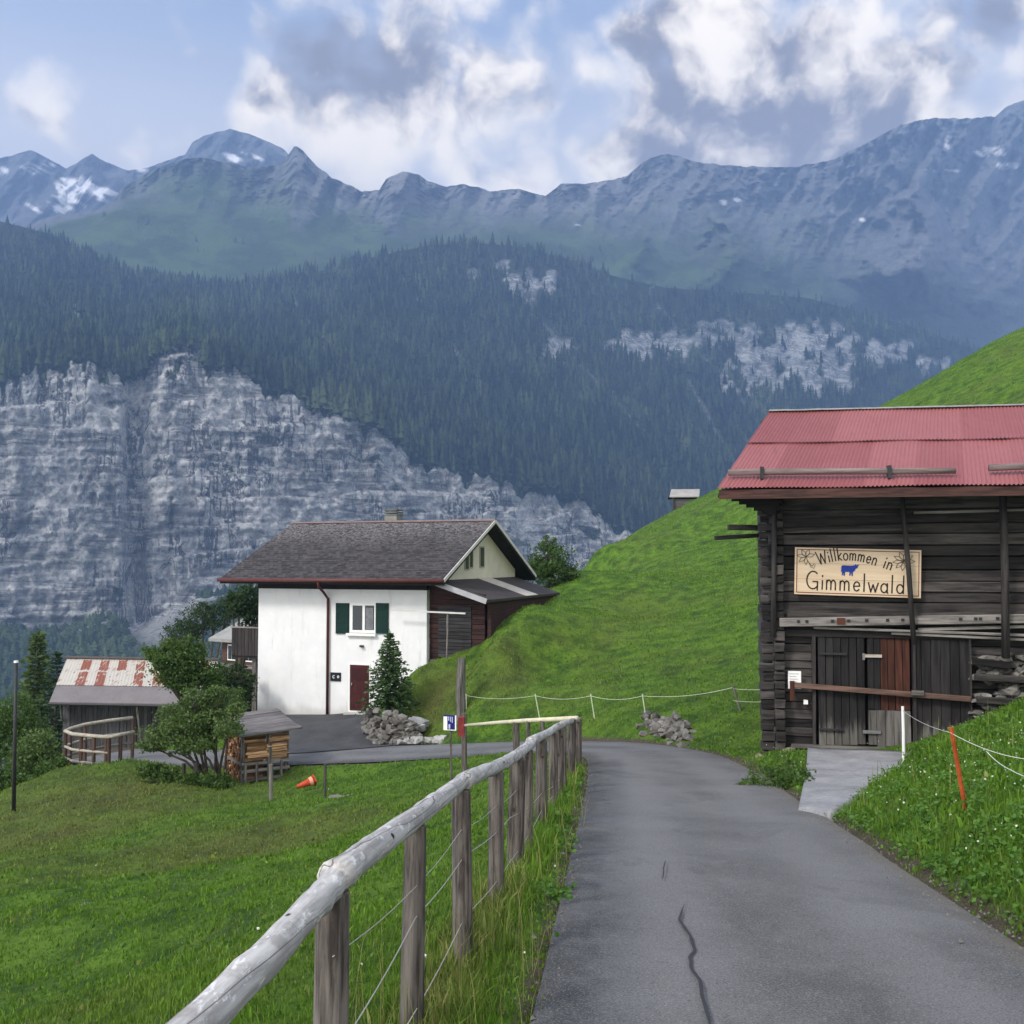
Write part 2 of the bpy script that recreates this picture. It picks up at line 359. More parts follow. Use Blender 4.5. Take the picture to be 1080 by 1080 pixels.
def T(x, y, rough=True, cut=True):
    x = np.asarray(x, float).ravel(); y = np.asarray(y, float).ravel()
    z = T_base(x, y); dm, rz, sg = road_near(x, y)
    if rough:
        far = np.clip((np.hypot(x, y)-20)/60, 0, 1)
        z = z+.07*fbm(x*.55, y*.55, 0, 4)*(1+2.5*far)+.30*fbm(x*.30, y*.30, 7, 3)*np.clip((-x-.5+.115*y)/2.5, 0, 1)*(y < 34)+.10*fbm(x*1.4, y*1.4, 9, 3)*np.clip((-x-1+.115*y)/2, 0, 1)*(y < 34)+far*.5*fbm(x*.07, y*.07, 5, 3)
    f = np.clip((dm-HALF)/.9, 0, 1); f = f*f*(3-2*f)
    z = np.where(y > 36, z, rz*(1-f)+z*f-(.09*np.clip((HALF+.22-dm)/.4, 0, 1) if cut else 0))
    if cut:
        ip = in_poly(x, y, RAMP_BIG); z = np.where(ip, np.minimum(z, RPL[0]*x+RPL[1]*y+RPL[2]-.09), z)
        z = z-.12*in_poly(x, y, YARD)
    return z
def T1(x, y): return float(T([x], [y])[0])

def dry_map(x, y):
    """how olive and dry the grass is, 0 to 1"""
    n = fbm(x*.16, y*.16, 2, 4); n2 = fbm(x*.9, y*.9, 8, 3)
    left = np.exp(-(((x+10.5)/4.5)**2+((y-24)/5.5)**2))*.72+np.exp(-(((x+4.6)/2.6)**2+((y-17.5)/2.0)**2))*.65+np.exp(-(((x+8.6)/2.2)**2+((y-28.5)/1.5)**2))*.3
    cut = np.exp(-(((x-3.8)/1.2)**2+((y-35.5)/2.2)**2))*0
    mound = np.exp(-(((x+2.6)/1.2)**2+((y-36.8)/2)**2))*.9
    hillp = np.exp(-(((x-5.6)/1.6)**2+((y-45)/5)**2))*.45+np.exp(-(((x+.2)/1.0)**2+((y-36)/3)**2))*.55
    fen = np.exp(-((x-(-.96+.115*y))/.22)**2)*.55*((y > 2) & (y < 8))
    return np.clip(left+mound+hillp+fen+.45*n+.3*n2, 0, 1)

# ---- ground sheet
def warp(lo, hi, n, c, k):
    s0 = np.arcsinh((lo-c)/k); s1 = np.arcsinh((hi-c)/k)
    return c+k*np.sinh(np.linspace(s0, s1, n))
gx = warp(-140, 190, 400, 1.5, 9); gy = warp(-14, 330, 470, 8, 14)
GX, GY = np.meshgrid(gx, gy); GZ = T(GX, GY)
far = np.clip((np.hypot(GX, GY-20).ravel()-170)/120, 0, 1); GZ = GZ-far*far*140
_dm, _rz, _sg = road_near(GX, GY)
gme = np_mesh('ground', np.stack([GX.ravel(), GY.ravel(), GZ], 1), grid_faces(len(gy), len(gx)), {'dry': dry_map(GX.ravel(), GY.ravel()), 'soil': np.clip(1-(_dm-HALF)/np.where(_sg > 0, .45, .18), 0, 1)})
m, t, b, o = new_mat('turf'); v = ocoord(t)
at = t.n('ShaderNodeAttribute', attribute_name='dry')
n1 = t.noise(v, 1.3, 9, .7); n2 = t.noise(v, 12, 6, .7); n3 = t.noise(v, .22, 4, .6)
col = t.mix(t.ss(n1, .35, .65), (.026, .074, .005), (.135, .255, .019))
col = t.mix(t.m('MULTIPLY', t.ss(n3, .45, .7), .45), col, (.155, .235, .024))
col = t.mix(t.m('MULTIPLY', at.outputs['Fac'], .8), col, (.120, .108, .034))
col = t.mix(t.ss(n2, .3, .75), t.mix(.45, col, (.012, .03, .005)), col)
so_ = t.n('ShaderNodeAttribute', attribute_name='soil'); col = t.mix(t.ss(t.m('ADD', so_.outputs['Fac'], t.m('MULTIPLY', t.m('SUBTRACT', n1, .5), .8)), .35, .7), col, t.mix(n2, (.045, .034, .022), (.13, .105, .075)))
t.put(b.inputs['Base Color'], col); b.inputs['Roughness'].default_value = .9
bump(t, b, t.m('ADD', n2, t.m('MULTIPLY', n1, .8)), .9, .12)
TURF = m
ground = link_mesh('ground', gme, TURF, smooth=True); tag(ground, kind='structure')

# ---- road
asph, t, b, o = new_mat('asphalt')
uvx = t.n('ShaderNodeAttribute', attribute_name='across'); al = t.n('ShaderNodeAttribute', attribute_name='along')
v = ocoord(t)
big = t.noise(v, .7, 6, .6); med = t.noise(v, 5, 8, .7); fine = t.noise(v, 90, 3, .7); speck = t.noise(v, 26, 4, .7)
col = t.mix(t.ss(big, .32, .68), (.090, .089, .090), (.142, .141, .143))
ab = t.m('ABSOLUTE', t.m('SUBTRACT', t.m('ABSOLUTE', uvx.outputs['Fac']), .46))      # two wheel tracks
track = t.ss(t.m('ADD', ab, t.m('MULTIPLY', t.m('SUBTRACT', med, .5), .35)), .36, .02)
col = t.mix(t.m('MULTIPLY', track, .55), col, (.172, .170, .172))
edge = t.ss(t.m('ADD', t.m('MULTIPLY', uvx.outputs['Fac'], -1), t.m('MULTIPLY', t.m('SUBTRACT', med, .5), .5)), .70, .95)
col = t.mix(t.m('MULTIPLY', edge, .75), col, (.034, .035, .038))
edr = t.ss(t.m('ADD', uvx.outputs['Fac'], t.m('MULTIPLY', t.m('SUBTRACT', med, .5), .4)), .80, .97)
col = t.mix(t.m('MULTIPLY', edr, .7), col, (.13, .115, .09))
col = t.mix(t.m('MULTIPLY', t.ss(fine, .5, .72), .8), col, (.27, .27, .27))
col = t.mix(t.m('MULTIPLY', t.ss(fine, .46, .3), .85), col, (.022, .022, .024))
col = t.mix(t.m('MULTIPLY', t.m('MULTIPLY', t.ss(speck, .66, .74), t.ss(big, .5, .62)), .55), col, (.32, .31, .29))
pt = t.noise(v, .55, 9, .72, .8); col = t.mix(t.m('MULTIPLY', t.ss(pt, .54, .60), .22), col, (.19, .19, .195)); col = t.mix(t.m('MULTIPLY', t.ss(pt, .44, .39), .22), col, (.05, .051, .055))
t.put(b.inputs['Base Color'], col); b.inputs['Roughness'].default_value = .78
bump(t, b, t.m('ADD', fine, t.m('MULTIPLY', med, .4)), .35, .012)
nc = 25; tx = np.gradient(RL[:, 0]); ty = np.gradient(RL[:, 1]); tl = np.hypot(tx, ty); tx /= tl; ty /= tl
V = []; AC = []; AL = []
ln = np.r_[0, np.cumsum(np.linalg.norm(np.diff(RL, axis=0), axis=1))]
for i in range(len(RL)):
    wl = HALF+.03*float(fbm(i*.06, 1, 0, 2)); wr = HALF+.06*float(fbm(i*.07, 5, 0, 3))
    for k in range(nc):
        a = -1+2*k/(nc-1); o_ = a*(wl if a < 0 else wr)
        x, y = RL[i, 0]+ty[i]*o_, RL[i, 1]-tx[i]*o_
        V.append((x, y, RL[i, 2]+.012*(1-a*a)+.012*float(perlin(x*.8, y*.8, 1))-.02*(abs(a) > .99))); AC.append(a); AL.append(ln[i])
road = link_mesh('road', np_mesh('road', V, grid_faces(len(RL), nc), {'across': AC, 'along': AL}), asph, smooth=True); tag(road, kind='structure')
# sealed crack in the asphalt
tar = plain('crack_seal', (.040, .040, .043), .6, .3, 20)
def road_z(x, y): return float(road_near([x], [y])[1][0])
def crack(pix, w_):
    pts = []
    for px, py in pix:
        dd = 1.6/((py-590)/1080-.113); q = P(px, py, dd); pts.append((q.x, q.y, road_z(q.x, q.y)+.030))
    pts = np.array(pts); tt = np.linspace(0, len(pts)-1, 60)
    pp = np.stack([np.interp(tt, range(len(pts)), pts[:, k]) for k in range(3)], 1)
    pp[:, 0] += .012*fbm(pp[:, 1]*3, 3, 0, 3); vs = []
    for i, p in enumerate(pp):
        ww = w_*(1+.5*float(perlin(i*.35, 2)))*min(1, .2+i/8, .2+(59-i)/8)/2
        vs += [(p[0]-ww, p[1], p[2]), (p[0]+ww, p[1], p[2])]
    return vs, [(2*i, 2*i+1, 2*i+3, 2*i+2) for i in range(59)]
vs, fs = crack([(722, 952), (716, 968), (728, 985), (733, 998), (727, 1006), (729, 1018), (739, 1035), (741, 1050), (747, 1068), (749, 1086)], .019)
tag(link_mesh('road_crack', np_mesh('road_crack', vs, fs), tar), kind='structure')
vs, fs = crack([(702, 908), (700, 918), (699, 926)], .010)
tag(link_mesh('road_crack', np_mesh('road_crack', vs, fs), tar), kind='structure')

# ---- yard in front of the white house
xs = np.arange(-13, -2.2, .25); ys = np.arange(30.6, 43, .25); YX, YY = np.meshgrid(xs, ys)
YZ = T(YX, YY, rough=False, cut=False)+.035; ins = in_poly(YX.ravel(), YY.ravel(), YARD)
F = grid_faces(len(ys), len(xs)); F = F[ins[F].any(1)]
yard_m = plain('yard_asphalt', (.058, .059, .064), .85, .35, 1.2, .4)
tag(link_mesh('yard', np_mesh('yard', np.stack([YX.ravel(), YY.ravel(), YZ], 1), F), yard_m, smooth=True), kind='structure')

# ---- concrete ramp to the barn door
conc = plain('concrete', (.26, .26, .27), .85, .35, 1.6, .5)
V = []; n_, k_ = 24, 10
for i in range(n_):
    f = i/(n_-1)*2; a = min(int(f), 1); f -= a
    L = RAMP_L[a]*(1-f)+RAMP_L[a+1]*f; Rr = RAMP_R[a]*(1-f)+RAMP_R[a+1]*f
    for k in range(k_):
        q = L*(1-k/(k_-1))+Rr*(k/(k_-1)); V.append((q[0], q[1], q[2]+.02*float(perlin(q[0]*1.5, q[1]*1.5, 3))+.015))
me = np_mesh('ramp', V, grid_faces(n_, k_)); ramp = link_mesh('ramp', me, conc, smooth=True); tag(ramp, kind='structure')
md = ramp.modifiers.new('thick', 'SOLIDIFY'); md.thickness = .35; md.offset = 1

# ------------------------------------------------------------------ far land
def pl(pts, x): 
    a = np.array(pts, float); return np.interp(x, a[:, 0], a[:, 1])
cols = np.arange(-170, 1251, 2.5)
def layer(contours, rows):
    """contours: list of (py(px), Y(px)); returns PX, PY, YY grids"""
    PY = []; YY = []; TT = []
    for k in range(len(contours)-1):
        n = rows[k]; e = 1 if k == len(contours)-2 else 0
        for i in range(n+e):
            f = i/n; PY.append(contours[k][0]*(1-f)+contours[k+1][0]*f); YY.append(contours[k][1]*(1-f)+contours[k+1][1]*f); TT.append(np.full(len(cols), k+f))
    return np.tile(cols, (len(PY), 1)), np.array(PY), np.array(YY), np.array(TT)
def unproject(PX, PY, YY):
    u = (PX-540)/1080; v = (540-PY)/1080; c, s = math.cos(PITCH), math.sin(PITCH); k = YY/(c-v*s)
    return np.stack([u*k, YY, (s+v*c)*k], -1)
def bump_at(px, py, cx, cy, rx, ry): return np.exp(-(((px-cx)/rx)**2+((py-cy)/ry)**2))

# the near wall: cliff, then wooded slope
skyA = pl([(-170, 215), (0, 233), (50, 246), (100, 272), (150, 292), (200, 300), (250, 302), (300, 292), (350, 284), (400, 270), (450, 259), (500, 256), (550, 260), (600, 274), (650, 292), (700, 303), (760, 307), (850, 314), (900, 327), (960, 344), (1020, 366), (1250, 430)], cols)
topA = pl([(-170, 410), (0, 405), (30, 396), (60, 388), (95, 378), (120, 400), (140, 402), (165, 375), (200, 366), (215, 388), (240, 390), (270, 402), (330, 430), (400, 455), (440, 488), (480, 498), (520, 505), (560, 517), (600, 528), (640, 548), (680, 570), (760, 572), (1250, 560)], cols)
baseA = pl([(-170, 690), (0, 668), (60, 672), (110, 655), (140, 668), (175, 655), (210, 632), (250, 625), (400, 640), (560, 640), (640, 606), (680, 590), (760, 584), (1250, 572)], cols)
topA = topA+10*fbm(cols*.03, 1, 0, 4)+12*fbm(cols*.09, 5, 0, 4)
yb = pl([(-170, 1180), (130, 1230), (400, 1350), (700, 1600), (1000, 2000), (1250, 2300)], cols)
PXa, PYa, YYa, TTa = layer([(np.full(len(cols), 790.), np.full(len(cols), 850.)), (baseA, yb), (topA, yb+55), ((topA*.5+skyA*.5), yb+480), (skyA, yb+1000), (skyA+60, yb+1700)], [30, 130, 70, 70, 16])
ROCKS = [(560, 300, 45, 22, .9), (590, 370, 26, 16, .9), (530, 285, 22, 14, .7), (500, 290, 10, 14, .8), (690, 365, 70, 18, 1.3), (770, 350, 60, 14, 1.0), (840, 375, 75, 34, 1.5), (870, 400, 40, 20, 1.3), (800, 405, 50, 14, 1.2), (930, 370, 40, 18, 1.1), (640, 370, 26, 14, .8),
         (650, 415, 14, 16, .6), (575, 435, 12, 12, .7), (543, 490, 12, 22, .8), (80, 330, 7, 16, 1.3), (58, 362, 9, 12, .9), (200, 372, 22, 12, 1.1), (130, 372, 10, 20, .6), (30, 395, 14, 8, .6), (985, 385, 40, 14, .9), (590, 345, 12, 10, .7)]
def rock_mask(px, py, tt, nz):
    r = np.zeros_like(px)
    for cx, cy, rx, ry, wt in ROCKS: r = np.maximum(r, wt*bump_at(px, py, cx, cy, rx, ry))
    slope = np.clip((r*(.70+1.3*nz)-.33)*4, 0, 1)*.72
    cliff = ((tt >= 1) & (tt <= 2-.10*np.clip(fbm(px*.05, 2, 3, 4)*2.2, 0, 1.6))).astype(float)
    veg = (fbm(px*.02, py*.055, 4, 4) > .42) & (tt < 1.97)       # green ledges
    return np.clip(cliff*(1-veg*.8)+slope, 0, 1)
GUL = ((300, 300, 1.6), (420, 290, 1.3), (690, 320, 1.1), (480, 380, 1.0), (560, 330, 1.05), (725, 400, 1.8))
gulA = np.zeros_like(PXa)
for gx0, gy0, sl_ in GUL: gulA = np.maximum(gulA, np.clip(1-np.abs((PXa-gx0)-(PYa-gy0)/sl_-4*fbm(PYa*.05, 1, gx0, 2))/3.0, 0, 1)*((PYa > gy0) & (PYa < gy0+130)))
nzA = fbm(PXa*.06, PYa*.06, 1, 6, .6)
rockA = rock_mask(PXa, PYa, TTa, nzA); rockA = np.maximum(rockA, gulA*.5*(TTa > 2))
block = np.clip((PXa-126)/10, 0, 1)*np.clip((178-PXa)/30, 0, 1)               # dark recess beside the left buttress
crag = ridged(PXa*.026, PYa*.012, 2, 6)*.010+ridged(PXa*.06, PYa*.035, 5, 5)*.005+fbm(PXa*.10, PYa*.08, 3, 4)*.005
for per, am, q_ in ((27., .007, 8), (11., .0028, 12)):                    # ledges that jut and fall back
    lv = (PYa+14*fbm(PXa*.010, PYa*.012, q_, 4)+.05*PXa)/per; crag = crag+(lv-np.floor(lv))*am
cliffzone = np.clip(np.minimum(TTa-.95, 2.08-TTa)*12, 0, 1)
dl = cliffzone*crag+cliffzone*block*.030+cliffzone*.03*fbm(PXa*.008, 4, 4, 3)
for cx, cy, rx, ry in [(147, 610, 6, 46), (178, 610, 9, 30), (180, 545, 3, 16)]: dl = dl+.022*bump_at(PXa, PYa, cx, cy, rx, ry)*cliffzone
slopez = np.clip(TTa-2, 0, 1)
dl = dl+slopez*(.036*ridged(PXa*.009+PYa*.006, PYa*.003, 9, 4)+rockA*.012*ridged(PXa*.06, PYa*.05, 3, 4)-.02*rockA)
VA = unproject(PXa, PYa+np.where(TTa > 1.5, 1.3*fbm(PXa*.12, PYa*.1, 7, 3), 0), YYa*(1+dl))
scree = np.clip(1.3*bump_at(PXa, PYa, 165, 655, 24, 30)+1.1*bump_at(PXa, PYa, 205, 645, 16, 12), 0, 1)*(TTa < 1.02)
meA = np_mesh('mountainside', VA.reshape(-1, 3), grid_faces(*PXa.shape), {'rock': rockA.ravel(), 'scree': scree.ravel()})
def far_mat(name, rock_lo, rock_hi, veg, sc, meadow=None, cliff=0):
    m, t, b, o = new_mat(name); v = ocoord(t)
    rk = t.n('ShaderNodeAttribute', attribute_name='rock'); sc_ = t.n('ShaderNodeAttribute', attribute_name='scree')
    va = ocoord(t, (1, 1, .22)); vb = ocoord(t, (.25, .25, 1.6))
    a1 = t.noise(va, .03*sc, 10, .68, .4); a2 = t.noise(vb, .028*sc, 9, .66, .5); a3 = t.noise(v, .008*sc, 6, .6); a4 = t.noise(v, .12*sc, 6, .7)
    vc = t.n('ShaderNodeTexVoronoi', i_Scale=.045*sc); t.put(vc.inputs['Vector'], t.vm('ADD', ocoord(t, (1, 1, .45)), t.vm('MULTIPLY', t.n('ShaderNodeTexNoise', i_Scale=.03*sc, i_Detail=4.).outputs[1], (30, 30, 30)).outputs[0]).outputs[0])
    ve = t.n('ShaderNodeTexVoronoi', feature='DISTANCE_TO_EDGE', i_Scale=.045*sc); t.t.links.new(vc.inputs['Vector'].links[0].from_socket, ve.inputs['Vector'])
    cellv = t.n('ShaderNodeSeparateXYZ'); t.put(cellv.inputs[0], vc.outputs['Color'])
    f = t.m('ADD', t.m('ADD', t.m('MULTIPLY', a1, .34), t.m('MULTIPLY', a2, .30)), t.m('ADD', t.m('MULTIPLY', a3, .28), t.m('MULTIPLY', a4, .12)))
    rc = t.mix(t.ss(t.m('ADD', f, t.m('MULTIPLY_ADD', cellv.outputs[0], .10, -.05)), .43, .64), rock_lo, rock_hi); rc = t.mix(t.m('MULTIPLY', t.ss(ve.outputs['Distance'], .05, .0), .6), rc, tuple(x*.45 for x in rock_lo))
    rc = t.mix(t.m('MULTIPLY', t.ss(a1, .52, .40), .7), rc, tuple(x*.35 for x in rock_lo))
    a5 = t.noise(ocoord(t, (1, 1, .30)), .22*sc, 6, .7); a6 = t.noise(ocoord(t, (.35, .35, 1.5)), .20*sc, 6, .7)
    rc = t.mix(t.m('MULTIPLY', t.ss(t.m('ABSOLUTE', t.m('SUBTRACT', a5, .5)), .035, .005), .75), rc, tuple(x*.4 for x in rock_lo))
    rc = t.mix(t.m('MULTIPLY', t.ss(t.m('ABSOLUTE', t.m('SUBTRACT', a6, .5)), .03, .004), .55), rc, tuple(x*.5 for x in rock_lo))
    rc = t.mix(t.m('MULTIPLY', t.ss(a5, .56, .70), .45), rc, tuple(min(1, x*1.25) for x in rock_hi))
    rc = t.mix(t.m('MULTIPLY', t.ss(t.noise(v, .0035*sc, 4, .6), .62, .38), .5), rc, tuple(x*1.25 for x in rock_lo))
    if cliff:
        mo = t.noise(v, .32*cliff, 5, .72); mo2 = t.noise(v, .09*cliff, 6, .68)
        rc = t.mix(t.ss(a3, .36, .62), (.31, .325, .34), (.57, .57, .555))
        rc = t.mix(t.m('MULTIPLY', t.ss(cellv.outputs[0], 0, 1), .35), rc, (.20, .215, .23))
        rc = t.mix(t.m('MULTIPLY', t.ss(mo2, .50, .60), .5), rc, (.62, .615, .60)); rc = t.mix(t.m('MULTIPLY', t.ss(mo2, .47, .38), .6), rc, (.19, .20, .215))
        rc = t.mix(t.m('MULTIPLY', t.ss(mo, .45, .36), .65), rc, (.09, .10, .11)); rc = t.mix(t.m('MULTIPLY', t.ss(mo, .56, .64), .5), rc, (.72, .71, .69))
        line = lambda n_, w_: t.ss(t.m('ABSOLUTE', t.m('SUBTRACT', n_, .5)), w_, w_*.3)
        frv = t.noise(ocoord(t, (1, 1, .12)), .055*cliff, 4, .6, .3); frh = t.noise(ocoord(t, (.07, .07, 1)), .060*cliff, 4, .6, .2)
        gate = t.noise(v, .012*cliff, 4, .6); gate2 = t.noise(v, .017*cliff, 4, .6)
        rc = t.mix(t.m('MULTIPLY', t.m('MULTIPLY', line(frv, .05), t.ss(gate, .42, .55)), .85), rc, (.045, .05, .058))
        rc = t.mix(t.m('MULTIPLY', t.m('MULTIPLY', line(frh, .06), t.ss(gate2, .40, .55)), .6), rc, (.06, .066, .072))
        stn = t.noise(ocoord(t, (1, 1, .05)), .035*cliff, 6, .65); rc = t.mix(t.m('MULTIPLY', t.ss(stn, .54, .66), .55), rc, (.15, .16, .175))
        led = t.noise(ocoord(t, (.12, .12, 1)), .024*cliff, 5, .6); rc = t.mix(t.m('MULTIPLY', t.m('MULTIPLY', t.ss(led, .58, .66), t.ss(mo2, .40, .52)), .45), rc, (.055, .075, .04))
        if meadow: rc = t.mix(.72, t.mix(.5, rc, (.10, .105, .12)), t.mix(f, rock_lo, rock_hi))
    gcol = t.mix(t.ss(a4, .35, .65), tuple(x*.6 for x in veg), veg)
    col = t.mix(rk.outputs['Fac'], gcol, rc)
    col = t.mix(t.m('MULTIPLY', sc_.outputs['Fac'], t.ss(a4, .2, .6)), col, (.30, .30, .30))
    if meadow:
        md_ = t.n('ShaderNodeAttribute', attribute_name='meadow'); col = t.mix(md_.outputs['Fac'], col, t.mix(t.ss(a3, .4, .62), tuple(x*.55 for x in meadow), meadow))
        sn = t.n('ShaderNodeAttribute', attribute_name='snow'); col = t.mix(sn.outputs['Fac'], col, (.86, .87, .9))
    t.put(b.inputs['Base Color'], col); b.inputs['Roughness'].default_value = .95; b.inputs['Specular IOR Level'].default_value = .05
    bump(t, b, f, 1.0, 22/sc)
    return m
mA = far_mat('limestone', (.16, .172, .185), (.66, .68, .67), (.022, .038, .018), 1.0, cliff=1.0)
mtnA = link_mesh('mountainside', meA, mA); tag(mtnA, kind='structure')

# second mountain: alp meadow, rock ridge, high right massif
skyB = pl([(-170, 300), (0, 262), (40, 232), (70, 226), (100, 222), (118, 212), (135, 195), (160, 180), (195, 167), (215, 166), (240, 172), (268, 177), (295, 174), (303, 164), (311, 153), (319, 158), (330, 172), (350, 187), (382, 202), (400, 200), (408, 188), (425, 181), (442, 184), (452, 191), (470, 197), (489, 194), (520, 202), (545, 199), (575, 207), (585, 199), (592, 194), (620, 193), (645, 190), (660, 186), (672, 176), (686, 166), (705, 162), (740, 172), (790, 176), (840, 176), (880, 168), (915, 150), (945, 134), (965, 128), (985, 124), (1010, 125), (1035, 124), (1050, 122), (1062, 112), (1075, 107), (1120, 100), (1250, 130)], cols)
skyB = skyB+2.2*fbm(cols*.09, 3, 0, 4)
midB = pl([(-170, 310), (0, 268), (60, 238), (130, 222), (200, 232), (300, 250), (400, 262), (470, 264), (540, 248), (600, 254), (680, 272), (760, 288), (830, 305), (900, 325), (1000, 352), (1250, 400)], cols)
botB = skyA+95
y0 = yb+1250
yr = pl([(-170, 3600), (300, 3700), (560, 3900), (700, 4300), (1250, 4500)], cols)
PXb, PYb, YYb, TTb = layer([(botB, y0-200), (midB, y0+500), (skyB, yr), (skyB+70, yr+700)], [50, 150, 12])
wpx = PXb+26*fbm(PXb*.02, PYb*.02, 21, 5); wpy = PYb+16*fbm(PXb*.02, PYb*.02, 31, 5)
peak = lambda cx, top, bot, half: np.clip(1-np.abs(wpx-cx)/(half*np.clip((wpy-top)/(bot-top), .12, 1)), 0, 1)**.8*np.clip((wpy-top+8)/22, 0, 1)*np.clip((bot+15-wpy)/45, 0, 1)
face = np.clip(TTb-1, 0, 1)
dl = face*(.060*ridged(PXb*.016+PYb*.006, PYb*.007, 3, 7)+.014*ridged(PXb*.05, PYb*.03, 5, 4))+(1-face)*.012*fbm(PXb*.02, PYb*.03, 2, 4)
dl = -dl-.10*peak(765, 222, 306, 68)-.11*peak(963, 185, 318, 95)-.06*peak(680, 245, 290, 50)-.05*peak(870, 290, 345, 70)
nb = fbm(PXb*.03, PYb*.05, 6, 5)
mead = np.clip(1.15-np.abs(TTb-.72)*1.1+.5*nb, 0, 1)
mead = np.clip(mead+.85*bump_at(PXb, PYb, 215, 192, 75, 24)+.5*bump_at(PXb, PYb, 330, 235, 120, 20)*(nb > -.2), 0, 1)*np.where(PXb > 860, np.clip((930-PXb)/70, 0, 1), 1)
snow = np.zeros_like(PXb)
for cx, cy, rx, ry, wt in [(763, 214, 5, 4, 1.1), (777, 211, 4, 3, 1), (950, 100, 16, 10, 1.0), (975, 118, 12, 12, .95), (1000, 150, 8, 20, .6), (1045, 160, 22, 8, .9), (1062, 175, 18, 6, .9), (910, 232, 5, 3, .8), (612, 237, 14, 3, .6), (1000, 180, 30, 4, .6)]: snow = np.maximum(snow, wt*bump_at(PXb, PYb, cx, cy, rx, ry))
snow = np.clip((snow*(.8+.8*fbm(PXb*.12-PYb*.12, PYb*.05, 5, 4))-.42)*6, 0, 1)
VB = unproject(PXb, PYb, YYb*(1+dl))
meB = np_mesh('mountain', VB.reshape(-1, 3), grid_faces(*PXb.shape), {'rock': np.clip(face*2+.3, 0, 1).ravel(), 'scree': np.clip(face*(fbm(PXb*.012+PYb*.02, PYb*.012, 4, 4)-.12)*2.2, 0, .75).ravel(), 'meadow': mead.ravel(), 'snow': snow.ravel()})
mB = far_mat('high_rock', (.060, .064, .076), (.19, .195, .21), (.045, .070, .030), .8, (.080, .120, .045), cliff=.40)
mtnB = link_mesh('mountain', meB, mB); tag(mtnB, kind='structure')

# far snowy peaks at the left
skyC = pl([(-170, 200), (-60, 175), (0, 167), (12, 164), (32, 158), (45, 164), (70, 178), (80, 172), (97, 162), (110, 170), (135, 180), (155, 177), (180, 168), (195, 163), (203, 150), (215, 143), (242, 136), (262, 141), (285, 150), (300, 158), (318, 176), (350, 200), (420, 230), (1250, 300)], cols)
skyC = skyC+1.2*fbm(cols*.12, 9, 0, 4)
PXc, PYc, YYc, TTc = layer([(skyC+150, np.full(len(cols), 4100.)), (skyC, np.full(len(cols), 4850.)), (skyC+60, np.full(len(cols), 5300.))], [90, 8])
dl = -.03*ridged(PXc*.022+PYc*.012, PYc*.012, 1, 5)
sn = np.zeros_like(PXc)
for cx, cy, rx, ry, wt in [(40, 178, 30, 10, .8), (85, 198, 30, 14, 1.1), (105, 205, 22, 12, 1.1), (60, 215, 40, 14, .8), (255, 165, 34, 9, .75), (150, 180, 12, 4, .7), (5, 180, 12, 10, .7)]: sn = np.maximum(sn, wt*bump_at(PXc, PYc, cx, cy, rx, ry))
sn = np.clip((sn*(.75+1.1*fbm(PXc*.07-PYc*.10, PYc*.06, 5, 4))-.40)*5, 0, 1)
VC = unproject(PXc, PYc, YYc*(1+dl)); keep = (cols < 460)
nk = int(keep.sum()); VC = VC[:, keep]
z0 = np.zeros(VC.shape[0]*nk)
meC = np_mesh('far_mountain', VC.reshape(-1, 3), grid_faces(VC.shape[0], nk), {'rock': z0+1, 'scree': z0, 'meadow': z0, 'snow': sn[:, keep].ravel()})
tag(link_mesh('far_mountain', meC, far_mat('far_rock', (.10, .105, .115), (.24, .24, .25), (.05, .06, .05), .35, (.1, .1, .1))), kind='structure')

# valley floor between the village and the wall
vx = np.linspace(-1500, 2200, 80); vy = np.r_[np.linspace(120, 1000, 60), np.linspace(1040, 2600, 20)]
VX, VY = np.meshgrid(vx, vy); VZ = -60-90*np.clip((VY-120)/500, 0, 1)+14*fbm(VX*.006, VY*.006, 0, 4)-60*np.clip((-VX-200)/600, 0, 1)
VZ = np.where(VY > 950, VZ-150*np.clip((VY-950)/300, 0, 1), VZ)
tag(link_mesh('valley', np_mesh('valley', np.stack([VX.ravel(), VY.ravel(), VZ.ravel()], 1), grid_faces(len(vy), len(vx))), plain('valley_meadow', (.05, .085, .03), .95, .5, .02, 0)), kind='structure')

# ---- the wood on the slope: thousands of spruces, one mass
def spruce_template(k=5, tiers=3):
    v = []; f = []
    for q in range(tiers):
        z0_ = .08+.29*q; z1 = min(1.0, z0_+.46); r = .5*(1-q*.29); a0 = q*.6
        i = len(v)
        v += [(r*math.cos(a0+6.283*j/k)*(1+.25*(-1)**j), r*math.sin(a0+6.283*j/k)*(1+.25*(-1)**j), z0_-(.03 if j % 2 else 0)) for j in range(k)]+[(0, 0, z1)]
        f += [(i+j, i+(j+1) % k, i+k) for j in range(k)]
    return np.array(v), np.array(f)
TV, TF = spruce_template()
def sample_layer(V, PXg, PYg, TTg, n, t0, t1, pxmax=1250):
    r0 = np.where((TTg[:, 0] >= t0) & (TTg[:, 0] <= t1))[0]
    ii = rng.integers(r0[0], r0[-1], n); jj = rng.integers(0, V.shape[1]-1, n); a = rng.random((n, 1)); b_ = rng.random((n, 1))
    p = V[ii, jj]*(1-a)*(1-b_)+V[ii+1, jj]*a*(1-b_)+V[ii, jj+1]*(1-a)*b_+V[ii+1, jj+1]*a*b_
    return p, PXg[ii, jj], PYg[ii, jj], TTg[ii, jj], ii, jj
pA, qx, qy, qt, ii, jj = sample_layer(VA, PXa, PYa, TTa, 42000, 2.0, 4.05)
okm = (rockA[ii, jj] < .3) & ((fbm(qx*.02, qy*.03, 12, 3) > -.45) | (rng.random(len(qx)) < .5))
